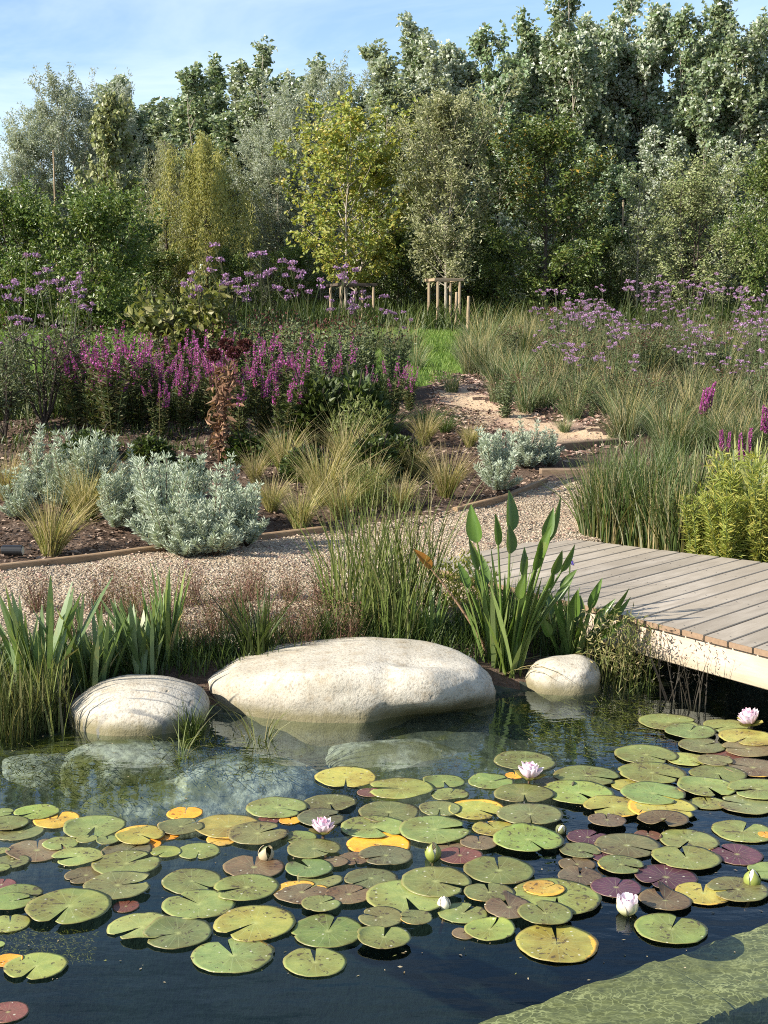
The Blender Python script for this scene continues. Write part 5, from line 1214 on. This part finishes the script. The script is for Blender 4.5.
plant(verbena_m, 'purple_verbena', 'verbena', rows, 5, 'verbena in the meadow', wide=1.1)
rows = [(vr.uniform(150, 430), vr.uniform(345, 372), vr.uniform(26, 44), 'meadow grass tuft at the edge of the lawn under the trees') for k in range(34)]
plant(tuft, 'meadow_grass_tuft', 'meadow grass', rows, 4, 'meadow grass tufts by the lawn', .06, 1.1)

plant(tallperennial, 'tall_perennial', 'perennial', [(vr.uniform(500, 780), vr.uniform(350, 420), vr.uniform(30, 56), 'grey green perennial with brown seeds in the meadow among the lilac verbena') for k in range(54)], 4, 'perennials in the meadow', wide=1.)
# ---- loose material on the ground
M['chips'] = leafmat('bark_chip', [(.05, .032, .022), (.11, .072, .052), (.19, .135, .10), (.36, .27, .21), (.07, .044, .032)], .9, .1, 0)
M['chips_pale'] = leafmat('pale_chip', [(.22, .13, .10), (.34, .23, .18), (.16, .09, .07), (.46, .35, .28)], .9, .1, 0)
M['pebble'] = leafmat('pebble', [(.50, .42, .30), (.38, .30, .205), (.58, .505, .39), (.27, .20, .135), (.44, .355, .25)], .85, .2, 0)
def scatter(poly, n, excl=()):
    r = g(int(n)); lo, hi = poly.min(0), poly.max(0); x = r.uniform(lo[0], hi[0], n*4); y = r.uniform(lo[1], hi[1], n*4); k = inside(poly, x, y)
    for e in excl: k &= ~inside(e, x, y)
    # only the wedge of ground the picture can see, a step wider on each side
    k &= abs(x) < y*.36+1.3
    x, y = x[k][:n], y[k][:n]; return np.stack([x, y, zg(x, y)], 1), r
def chips(P, r, smin, smax, mat, name, label):
    mb = MB(); n = len(P); a = r.uniform(0, 6.28, n); D = np.stack([np.cos(a), np.sin(a), r.normal(size=n)*.3], 1); L = r.uniform(smin, smax, n)
    P = P+np.stack([0*L, 0*L, r.uniform(.002, .016, n)], 1); N = np.tile((0, 0, 1.), (n, 1))+r.normal(size=(n, 3))*.4
    leaves(mb, P, D, L, L*r.uniform(.3, .6, n), r, .25, N); kind(tag(obj(name, mb.mesh(name, M[mat])), label, 'ground cover'), 'stuff')
BED = np.array([(-6, 8.6), *EDGE_L[2:], (.2, 9.4), *EDGE_R, (1.6, 13.4), (1.2, 16), (-3, 17), (-7, 17)])
P, r = scatter(BED, 38000); chips(P, r, .02, .06, 'chips', 'bark_mulch', 'dark bark mulch of loose chips covering the planting bed')
NEARP = np.array([at(430, 372)[:2], at(540, 380)[:2], at(640, 400)[:2], at(640, 440)[:2], at(540, 470)[:2], at(430, 430)[:2]])
P, r = scatter(NEARP, 7000, (SAND,)); chips(P, r, .03, .08, 'chips_pale', 'pale_mulch', 'pinkish wood chip mulch beside the sandy path')
P, r = scatter(SAND, 900); chips(P, r, .02, .05, 'chips_pale', 'path_litter', 'small chips and dry leaf bits lying on the sandy path')
P, r = scatter(GRAVEL, 5000); chips(P, r, .015, .04, 'chips_pale', 'leaf_litter', 'brown leaf litter scattered over the gravel')
P, r = scatter(GRAVEL, 42000); mb = MB(); n = len(P); S = r.uniform(.004, .011, n)
th = np.arange(5)*2*math.pi/5
B = np.concatenate([np.stack([np.cos(th), np.sin(th), 0*th], 1), np.stack([np.cos(th+.6)*.6, np.sin(th+.6)*.6, 0*th+.62], 1)])
an = r.uniform(0, 6.28, n); V_ = B[None]*S[:, None, None]*r.uniform(.6, 1.3, (n, 1, 3)); ca, sa = np.cos(an)[:, None], np.sin(an)[:, None]
V_ = np.stack([V_[..., 0]*ca-V_[..., 1]*sa, V_[..., 0]*sa+V_[..., 1]*ca, V_[..., 2]], -1)+P[:, None]
q = np.array([(i, (i+1) % 5, 5+(i+1) % 5, 5+i) for i in range(5)]); tt = np.array([(5, 6, 7), (5, 7, 8), (5, 8, 9)])
b = np.arange(n)[:, None, None]*10; mb.add(V_.reshape(-1, 3), (b+q).reshape(-1, 4), (b+tt).reshape(-1, 3))
kind(tag(obj('gravel', mb.mesh('gravel', M['pebble'])), 'pale rounded gravel lying on the path', 'gravel'), 'stuff')
# turf
M['lawn_grass'] = leafmat('lawn_blade', [(.10, .17, .03), (.15, .23, .045), (.20, .25, .07)], .6, .25, .35)
P, r = scatter(LAWN, 42000); mb = MB(); n = len(P); blades(mb, P, r.uniform(0, 6.28, n), r.uniform(.05, .12, n), r.uniform(0, .6, n), .3, .018, r, 2); kind(tag(obj('lawn_grass', mb.mesh('lawn_grass', M['lawn_grass'])), 'short bright lawn grass under the trees', 'grass'), 'stuff')
# low growth filling the beds and the far meadow
def cover(poly, n, hmin, hmax, mat, name, label, excl=(), w=.012):
    P, r = scatter(poly, n, excl); mb = MB(); n = len(P); blades(mb, P, r.uniform(0, 6.28, n), r.uniform(hmin, hmax, n), r.uniform(0, .6, n), r.uniform(0, .5, n), w, r, 3); kind(tag(obj(name, mb.mesh(name, M[mat])), label, 'ground cover'), 'stuff')
MEAD = np.array([at(600, 450)[:2], at(640, 402)[:2], at(500, 392)[:2], at(470, 365)[:2], at(470, 345)[:2], (3, 32), (14, 34), (12, 14), (6.4, 11.5), (3.5, 9.5), (2.7, 9.8)])
cover(MEAD, 20000, .10, .30, 'grass', 'meadow_sward', 'dense soft grass of the meadow between its taller tufts')
BACK = np.array([(-14, 15.2), (-3.3, 14.6), (-.4, 15.2), (.4, 16.6), (.2, 17.6), (-1.2, 17.2), (-3.6, 16.5), (-14, 17.2)])
STRIP = P2((-60, 462), (60, 458), (160, 452), (290, 462), (330, 452), (330, 425), (160, 420), (-60, 428))
cover(STRIP, 1500, .03, .11, 'lowleaf', 'bed_edge_growth', 'thin dark growth along the foot of the loosestrife row', w=.02)
cover(BACK, 9000, .15, .4, 'lowleaf', 'bed_growth', 'dark low growth between the perennials of the bed', w=.02)
FAR = np.array([(-24, 31), (3, 30), (20, 30), (24, 36), (-26, 36)])
cover(FAR, 12000, .3, .8, 'dkgrass', 'tree_undergrowth', 'rough dark undergrowth at the feet of the trees', w=.04)
BANKP = np.array([(-4, 5.5), (-2, 5.72), (-1.2, 6.0), (-.6, 6.15), (.3, 6.3), (.85, 6.5), (1.1, 6.95), (.75, 7.3), (.3, 6.75), (-.5, 6.5), (-1.3, 6.35), (-4, 6.0)])
cover(BANKP, 9000, .04, .17, 'dkgrass', 'bank_growth', 'short dark grass and moss along the pond bank', w=.008)
# ---------------------------------------------------------------- trees
M['poplar'] = leafmat('poplar_leaf', [(0.116, 0.171, 0.079), (0.183, 0.244, 0.128), (0.281, 0.336, 0.220), (0.134, 0.189, 0.085)], .36, .5, .28, under=(.42, .455, .37), objvar=.14)
M['willow_s'] = leafmat('silver_willow_leaf', [(0.269, 0.308, 0.224), (0.358, 0.392, 0.302), (0.213, 0.246, 0.162), (0.426, 0.448, 0.358)], .5, .4, .3, under=(.34, .37, .31), objvar=.08)
M['willow_g'] = leafmat('golden_willow_leaf', [(.36, .34, .11), (.44, .40, .15), (.30, .30, .11), (.22, .24, .09)], .55, .35, .4, objvar=.04)
M['yellow'] = leafmat('yellowing_leaf', [(.30, .33, .07), (.38, .37, .085), (.23, .29, .07), (.44, .35, .09), (.17, .23, .06), (.27, .32, .08)], .45, .4, .4, objvar=.04)
M['pearleaf'] = leafmat('pale_olive_leaf', [(0.253, 0.276, 0.127), (0.333, 0.345, 0.184), (0.184, 0.207, 0.092), (0.414, 0.402, 0.241)], .5, .35, .3, under=(.28, .29, .19), objvar=.06)
M['green'] = leafmat('deep_green_leaf', [(0.063, 0.103, 0.020), (0.094, 0.144, 0.031), (0.134, 0.179, 0.044), (0.179, 0.197, 0.054), (0.076, 0.116, 0.027)], .42, .45, .28, objvar=.08)
M['autumn'] = leafmat('turning_leaf', [(0.115, 0.138, 0.029), (0.253, 0.172, 0.034), (0.345, 0.218, 0.034), (0.081, 0.115, 0.023)], .45, .4, .35, objvar=.06)
M['olive'] = leafmat('olive_leaf', [(0.180, 0.216, 0.078), (0.252, 0.282, 0.114), (0.336, 0.342, 0.168), (0.132, 0.168, 0.060)], .45, .4, .28, under=(.24, .25, .16), objvar=.08)

def profile(kind_, u):
    return {'column': np.interp(u, [0, .12, .45, .8, 1], [.55, .85, 1, .62, .12]), 'egg': np.interp(u, [0, .25, .55, .85, 1], [.5, .95, 1, .55, .1]),
            'cone': np.interp(u, [0, .2, .5, 1], [.7, 1, .75, .05]), 'round': np.sqrt(np.clip(1-(2*u-1)**2, .08, 1))}[kind_]
def tree_meshes(seed, H, Rw, mat, bark, base=.08, prof='column', nbr=44, el=(50, 72), tw=9, twl=.45, lpt=18, L=.14, W=.12, up=.35, hang=0., leader=1, trunk_r=.075, spread=.06, stem_show=True, weep=0., mix=None):
    r = g(seed); st = MB(); lf = MB(); lf2 = MB(); Pl, Dl = [], []
    heads = []
    for s in range(leader):
        a = r.uniform(0, 6.28); off = (0 if leader == 1 else (.45 if leader < 4 else r.uniform(.5, 1.5))*Rw); t = np.linspace(0, 1, 9)
        hh = H*(1 if s == 0 else r.uniform(.8 if leader < 4 else .74, .97))
        tr = np.stack([np.cos(a)*off*t**.8, np.sin(a)*off*t**.8, t*hh], 1); tr[:, :2] += np.cumsum(r.normal(size=(9, 2))*.012*H*.35, 0)*t[:, None]
        tr[0, 2] = -.15; tube(st, tr, np.linspace(trunk_r, .012, 9)/(1+.25*(leader-1)), 7); heads.append((tr, t, hh))
    for b in range(nbr):
        tr, t, hh = heads[b % leader]; u = (b+.5+r.uniform(-.5, .5))/nbr; hz = base+(1-base)*u*.985
        p0 = np.array([np.interp(hz, t, tr[:, k]) for k in range(3)]); az = b*2.39996+r.normal()*.4
        reach = Rw*profile(prof, u)*(r.uniform(.7, 1.12) if not weep else r.uniform(.45, 1.6)); e = R(np.interp(u, [0, 1], el)+r.normal()*6)
        ln = reach/max(math.cos(e), .3) if not weep else reach*1.15
        ln = min(ln, (hh*1.06-p0[2])/max(math.sin(e), .1)) if e > .3 else ln
        s = np.linspace(0, 1, 7); d = np.array((math.cos(az)*math.cos(e), math.sin(az)*math.cos(e), math.sin(e)))
        br = p0+np.outer(s*ln, d)+np.outer((s**2)*ln*(.18 if not weep else -.25), (0, 0, 1)); br += np.cumsum(r.normal(size=(7, 3))*.02*ln, 0)*s[:, None]
        tube(st, br, np.linspace(max(.008, trunk_r*.36*(1-u*.6)), .005, 7), 4, False)
        n = tw; tt = np.concatenate([r.uniform(.18, 1, n-2), [1, .92]]); q = np.stack([np.interp(tt, s, br[:, k]) for k in range(3)], 1)
        td = unit(d*.6+rdir(r, n)*.9+np.array((0, 0, up))); td[-2] = unit(d+np.array((0, 0, up*1.5)))
        tl = twl*r.uniform(.6, 1.25, n)
        if weep: td = unit(np.stack([d[0]*.3+r.normal(size=n)*.10, d[1]*.3+r.normal(size=n)*.10, -np.ones(n)], 1)); tl = np.minimum(r.uniform(.4, 1.1, n)*weep, np.maximum(q[:, 2]-.35, .2))
        m = lpt if not weep else lpt; k = r.random((n, m))
        pts = q[:, None]+td[:, None]*(k*tl[:, None])[..., None]+r.normal(size=(n, m, 3))*spread
        dd = unit(td[:, None]*.5+r.normal(size=(n, m, 3))*.7+np.array((0, 0, -hang)))
        Pl.append(pts.reshape(-1, 3)); Dl.append(dd.reshape(-1, 3))
    Pl = np.concatenate(Pl); Dl = np.concatenate(Dl); n = len(Pl)
    ll = L*r.uniform(.65, 1.15, n); N = rdir(r, n)+np.array((-.5, -.45, .5))
    if mix:
        sel = r.random(n) < np.interp(Pl[:, 2]/H, [.35, .75], [mix[1], mix[2]])*(.4+1.2*(np.sin(Pl[:, 0]*2.3+seed)+np.sin(Pl[:, 2]*1.7) > .2)); leaves(lf2, Pl[sel], Dl[sel], ll[sel], ll[sel]*W/L, r, .3, N[sel]); ns = ~sel
    else: ns = np.ones(n, bool)
    leaves(lf, Pl[ns], Dl[ns], ll[ns], ll[ns]*W/L, r, .3, N[ns])
    out = [('trunk', st.mesh('trunk', M[bark], True)), ('crown', lf.mesh('crown', M[mat]))]
    if mix: out.append(('turning_leaves', lf2.mesh('turning_leaves', M[mix[0]])))
    return out
_top = {}
def tops(parts):
    co_ = np.empty(len(parts[1][1].vertices)*3, np.float32); parts[1][1].vertices.foreach_get('co', co_); return float(np.sort(co_[2::3])[-max(2, len(co_)//3000)])
def tree(name, label, cat, px, ytop, Y, parts, H0, rz=0., group=None, wide=1.):
    if name == 'silver_willow': wide *= 1.2
    if parts[0][1].name not in _top: _top[parts[0][1].name] = tops(parts)
    P = far(px, Y); h = ztop(ytop, Y)-P[2]; k = h/_top[parts[0][1].name]; return spawn(name, label, cat, parts, P, rz, (k*wide, k*wide, k), group)

tr_ = g(1234)
POP = [tree_meshes(700+v, 10, .98, 'poplar', 'bark_pale', .03, 'column', 125, (44, 66), 9, .42, 24, .15, .13, .6, .15, 5, .085, .06) for v in range(5)]
for i, (px, yt, lab) in enumerate(((138, 98, 'tall poplar rising just behind the silver willows'), (171, 72, 'tall poplar behind the greenish top of the weeping willow'), (212, 55, 'poplar with a single high spire behind the weeping willow'), (262, 50, 'poplar with two thin spires beside the big silver willow'),
        (155, 84, 'poplar filling the row between the first and second tall ones'), (234, 74, 'poplar between the single spire and the two thin spires'), (118, 112, 'lower poplar at the end of the row behind the silver willows'), (292, 80, 'short poplar touching the big silver willow'), (330, 66, 'poplar top peeping out behind the big silver willow'), (372, 38, 'poplar with a thin spire behind the yellow tree'), (412, 42, 'poplar between the yellow tree and the pale olive tree'), (460, 22, 'broad poplar behind the pale olive tree'),
        (500, 12, 'tall poplar beside the gap over the dark green tree'), (552, 20, 'poplar with dense crown behind the dark green tree'), (590, -12, 'very tall poplar behind the orange tinted crown'), (628, -4, 'very tall poplar next to the deep sky gap'),
        (668, 62, 'lower poplar filling the sky gap between tall ones'), (694, -8, 'very tall poplar with a leaning spire past the sky gap'), (734, 2, 'very tall poplar with a spire near the picture edge'), (776, 72, 'poplar cut by the picture edge'), (436, 34, 'poplar behind the shoulder of the pale olive tree'), (528, 34, 'poplar filling the row behind the gap over the dark green tree'), (610, 30, 'poplar filling the row between two very tall ones'), (714, 30, 'poplar filling the row near the leaning spire'))):
    tree('poplar', lab, 'tree', px, yt, 44+tr_.uniform(-1.5, 2), POP[i % 5], 10, tr_.uniform(0, 6.28), 'poplars in the back row', 1.0*10/ (ztop(yt, 44)-2.2)*1.12)
# lower second row of poplars closing the view between trunks
for px, yt, lab in ((160, 190, 'young poplar with dark leaves below the tall ones, next to the weeping willow'), (396, 190, 'young poplar in the dark gap between yellow and pale olive trees'), (598, 150, 'young poplar with pale leaves beside the dark green tree'), (520, 120, 'young poplar between pale olive and dark green trees'), (650, 130, 'young poplar behind the grey green shrub'), (725, 140, 'young poplar between the grey green shrub and the picture edge'), (240, 160, 'young poplar between the weeping willow and the big silver willow')):
    tree('poplar', lab, 'tree', px, yt, 40.5, POP[int(px) % 5], 10, px, 'young poplars in front of the tall row', 1.35)
WS = [tree_meshes(720+v, 8, 1.5, 'willow_s', 'bark_pale', .05, 'egg', 68, (35, 66), 12, .55, 38, .15, .040, .3, .1, 2, .08, .06) for v in range(3)]
for i, (px, yt, Y, lab, wd) in enumerate(((42, 98, 38, 'silver willow at the outer edge of the trees, against the sky', .8), (76, 72, 38.5, 'silver willow with the highest crown near the picture edge', .75), (108, 72, 39.5, 'silver willow touching the first poplars', .7), (318, 58, 38, 'big silver willow sweeping down behind the yellow tree', .9), (278, 120, 37.5, 'lower silver willow between weeping willow and yellow tree', .85), (20, 150, 37.5, 'low silver willow at the picture edge behind the dark bush', .8))):
    tree('silver_willow', lab, 'tree', px, yt, Y, WS[i % 3], 8, i*1.7, 'silver willows', wd)
tree('weeping_willow', 'golden weeping willow with long hanging twigs behind the verbena', 'tree', 208, 135, 35.5, tree_meshes(740, 6, 1.5, 'willow_g', 'bark_dark', .42, 'round', 26, (15, 72), 15, .5, 60, .14, .030, 0, .5, 1, .07, .07, weep=2.3), 6, 1.)
tree('weeping_willow', 'slim greenish weeping willow beside the golden one', 'tree', 168, 140, 36.5, tree_meshes(741, 6, .9, 'pearleaf', 'bark_dark', .5, 'round', 26, (30, 60), 14, .5, 40, .13, .028, 0, .5, 1, .06, .05, weep=2.6), 6, 2.)
tree('yellow_tree', 'yellowing tree with two leaders in the middle of the tree line', 'tree', 345, 100, 33.5, tree_meshes(750, 5.4, 1.95, 'yellow', 'bark_pale', .22, 'egg', 62, (26, 56), 10, .45, 17, .125, .095, .3, .15, 2, .06, .055), 5.4, .5, None, 1.2)
tree('pale_olive_tree', 'pale olive tree with upright crown standing in the light stake frame', 'tree', 446, 80, 32.2, tree_meshes(751, 6, 1.25, 'pearleaf', 'bark_pale', .20, 'egg', 66, (42, 66), 12, .46, 26, .12, .045, .35, .05, 1, .05, .06), 6, 0, None, 1.2)
tree('dark_green_tree', 'dark green tree with orange tinted top beside the pale olive tree', 'tree', 545, 112, 33, tree_meshes(752, 5.6, 1.65, 'green', 'bark_dark', .02, 'egg', 62, (15, 62), 11, .45, 26, .12, .055, .2, .15, 1, .06, .07, mix=('autumn', .0, .16)), 5.6, 0, None, 1.3)
tree('grey_green_shrub', 'large grey green shrub tree with small leaves beyond the meadow', 'tree', 690, 150, 33, tree_meshes(753, 5, 1.65, 'olive', 'bark_dark', .02, 'egg', 60, (20, 64), 11, .42, 24, .10, .055, .25, .1, 3, .06, .07), 5, 0, None, 1.3)
tree('green_edge_tree', 'fresh green small tree cut by the picture edge', 'tree', 768, 130, 31.5, tree_meshes(754, 5, 1.1, 'green', 'bark_dark', .02, 'column', 46, (25, 62), 10, .4, 24, .12, .06, .2, .2, 1, .05, .06), 5, 0, None, .9)
tree('thin_tree', 'thin half bare young tree next to the grey green shrub', 'tree', 636, 165, 33.8, tree_meshes(755, 5, .8, 'olive', 'bark_pale', .15, 'egg', 30, (30, 60), 5, .45, 7, .10, .05, .25, .1, 1, .045, .06), 5, 0, None, 1.)
tree('dark_green_bush', 'wide dark green bush at the picture edge behind the verbena', 'bush', 92, 180, 29, tree_meshes(756, 3, 1.5, 'green', 'bark_dark', .02, 'round', 60, (5, 65), 11, .4, 26, .11, .06, .2, .1, 3, .05, .07), 3, 0, None, 1.05)
tree('dark_green_bush', 'dark green bush cut by the picture edge', 'bush', 18, 180, 30, tree_meshes(757, 3, 1.3, 'green', 'bark_dark', .02, 'round', 54, (5, 65), 11, .4, 26, .11, .06, .2, .1, 3, .05, .07), 3, 0, None, 1.)
tree('large_leaved_tree', 'young tree with large mid green leaves above the dark bush', 'tree', 112, 92, 33, tree_meshes(758, 6, .85, 'olive', 'bark_pale', .10, 'column', 44, (40, 66), 9, .4, 16, .17, .15, .35, .2, 1, .05, .05), 6, 0, None, .8)
for i, (px, yt, wd, lab) in enumerate(((395, 225, 1.0, 'dark evergreen shrub between the yellow tree and the stake frame'), (485, 215, 1., 'dark evergreen shrub behind the light stake frame'), (300, 240, 1., 'dark evergreen shrub under the big silver willow'), (240, 245, .9, 'dark evergreen shrub behind the golden willow twigs'), (600, 225, 1., 'dark evergreen shrub at the foot of the orange tinted tree'), (640, 240, 1., 'olive dotted evergreen shrub before the thin tree'), (440, 232, .9, 'dark evergreen shrub in the shade of the pale olive tree'), (150, 235, 1., 'dark evergreen shrub under the slim willow'), (735, 215, 1., 'dark evergreen shrub below the fresh green tree'))):
    tree('evergreen_shrub', lab, 'shrub', px, yt, 34.5+(i % 3)*.7, tree_meshes(770+i, 2.6, 1.15, 'green' if i != 5 else 'olive', 'bark_dark', .0, 'round', 46, (5, 65), 10, .34, 20, .10, .055, .2, .1, 3, .04, .06), 2.6, i, 'evergreen shrubs', wd)
# wood behind everything
r = g(801); lf = MB(); n = 26000
X = r.uniform(-24, 24, n); Y = r.uniform(47, 52, n); z = r.uniform(0, 1, n)**.8*(4.2+.8*np.sin(X*.9)+.5*np.sin(X*2.3)); z = np.where(X < -13.6, z*.55, z)
leaves(lf, np.stack([X, Y, zg(X, Y)+z], 1), rdir(r, n), .34, .26, r); kind(tag(obj('distant_wood', lf.mesh('distant_wood', M['poplar'])), 'dark far wood closing the gaps between the trunks', 'wood'), 'stuff')

# ---------------------------------------------------------------- stakes
def post(o, x, y, z0, z1, rad=.04, name='post'):
    mb = MB(); tube(mb, [(x, y, z0), (x, y, (z0+z1)/2), (x, y, z1-.01), (x, y, z1)], (rad, rad, rad, rad*.8), 8); return obj(name, mb.mesh(name, M['stake']), o)
def frame(px, Y, ytop, half, label, mat='stake'):
    P = far(px, Y); h = ztop(ytop, Y)-P[2]; o = empty('tree_stake_frame', P, .35); tag(o, label, 'tree stakes')
    for sx, sy in ((-1, -1), (1, -1), (1, 1), (-1, 1)):
        post(o, sx*half, sy*half, -.1, h-.05, .036)
    for sx, sy, lx, ly in ((0, -1, half+.1, .024), (0, 1, half+.1, .03), (-1, 0, .03, half-.035), (1, 0, .03, half-.035)):
        mb = MB(); box(mb, (0, 0, 0), (lx, ly, .034), bev=.006); obj('rail', mb.mesh('rail', M[mat]), o, (sx*half, sy*half, h))
    return o
frame(444, 31.5, 280, .28, 'light wooden stake frame around the trunk of the pale olive tree')
frame(352, 32.8, 285, .42, 'dark topped stake frame below the yellow tree', 'bark_dark')
for px, Y, yt, yb_, lab in ((468, 30, 296, 0, 'single light stake beside the light stake frame'), (456, 31, 292, 0, 'thin light stake between frame and single stake'), (59, 34, 150, 0, 'tall thin white stake above the dark bush'), (620, 35.2, 200, 0, 'tall pale stake beside the thin tree')):
    P = far(px, Y); h = ztop(yt, Y)-P[2]; mb = MB(); rad = .038 if h < 2 else .024
    tube(mb, [(0, 0, -.1), (0, 0, h*.5), (.01, 0, h-.012), (.01, 0, h)], (rad, rad, rad*.9, rad*.7), 8); tag(obj('wooden_stake', mb.mesh('wooden_stake', M['stake']), None, P), lab, 'stake')
# ---------------------------------------------------------------- light, sky, render settings
TO_SUN = Vector((-.79, -.36, .50)).normalized()
sun = bpy.data.lights.new('sun', 'SUN'); sun.energy = 5.0; sun.angle = R(.53); sun.color = (1, .93, .82)
so = bpy.data.objects.new('sun', sun); C.objects.link(so); so.rotation_euler = (-TO_SUN).to_track_quat('-Z', 'Y').to_euler(); so.location = (-20, -6, 15)
w = bpy.data.worlds.new('World'); sc.world = w; w.use_nodes = True; nt = w.node_tree; nt.nodes.clear(); k = NT(nt)
sky = k.n('ShaderNodeTexSky', sky_type='NISHITA', sun_disc=False)
sky.sun_elevation = math.asin(TO_SUN.z); sky.sun_rotation = math.atan2(TO_SUN.x, TO_SUN.y)
sky.air_density = 1.0; sky.dust_density = .6; sky.ozone_density = 2.0; sky.altitude = 50
tc = k.n('ShaderNodeTexCoord').outputs['Generated']
wv = k.scale(tc, (1.2, 1.2, 6.5))
f = k.noise(wv, 1.7, 7, .6, dist=.5)
cl = k.ramp(f, [(.46, (0, 0, 0)), (.8, (.6, .6, .6))])
col = k.mix(cl, sky.outputs[0], (6.6, 7.0, 7.6))
bg = k.n('ShaderNodeBackground'); k.set(bg.inputs[0], col); bg.inputs[1].default_value = .104
ow = nt.nodes.new('ShaderNodeOutputWorld'); nt.links.new(bg.outputs[0], ow.inputs[0])
vs = sc.view_settings; vs.view_transform = 'Standard'; vs.look = 'None'; vs.exposure = 1.12; vs.gamma = 1; vs.use_curve_mapping = False
sc.render.engine = 'CYCLES'; cy = sc.cycles
cy.filter_width = 1.05; cy.max_bounces = 8; cy.transparent_max_bounces = 12; cy.diffuse_bounces = 3; cy.glossy_bounces = 3; cy.transmission_bounces = 4
cy.caustics_reflective = False; cy.caustics_refractive = False; cy.use_denoising = False
cy.use_adaptive_sampling = True; cy.adaptive_threshold = .01; cy.sample_clamp_indirect = 4
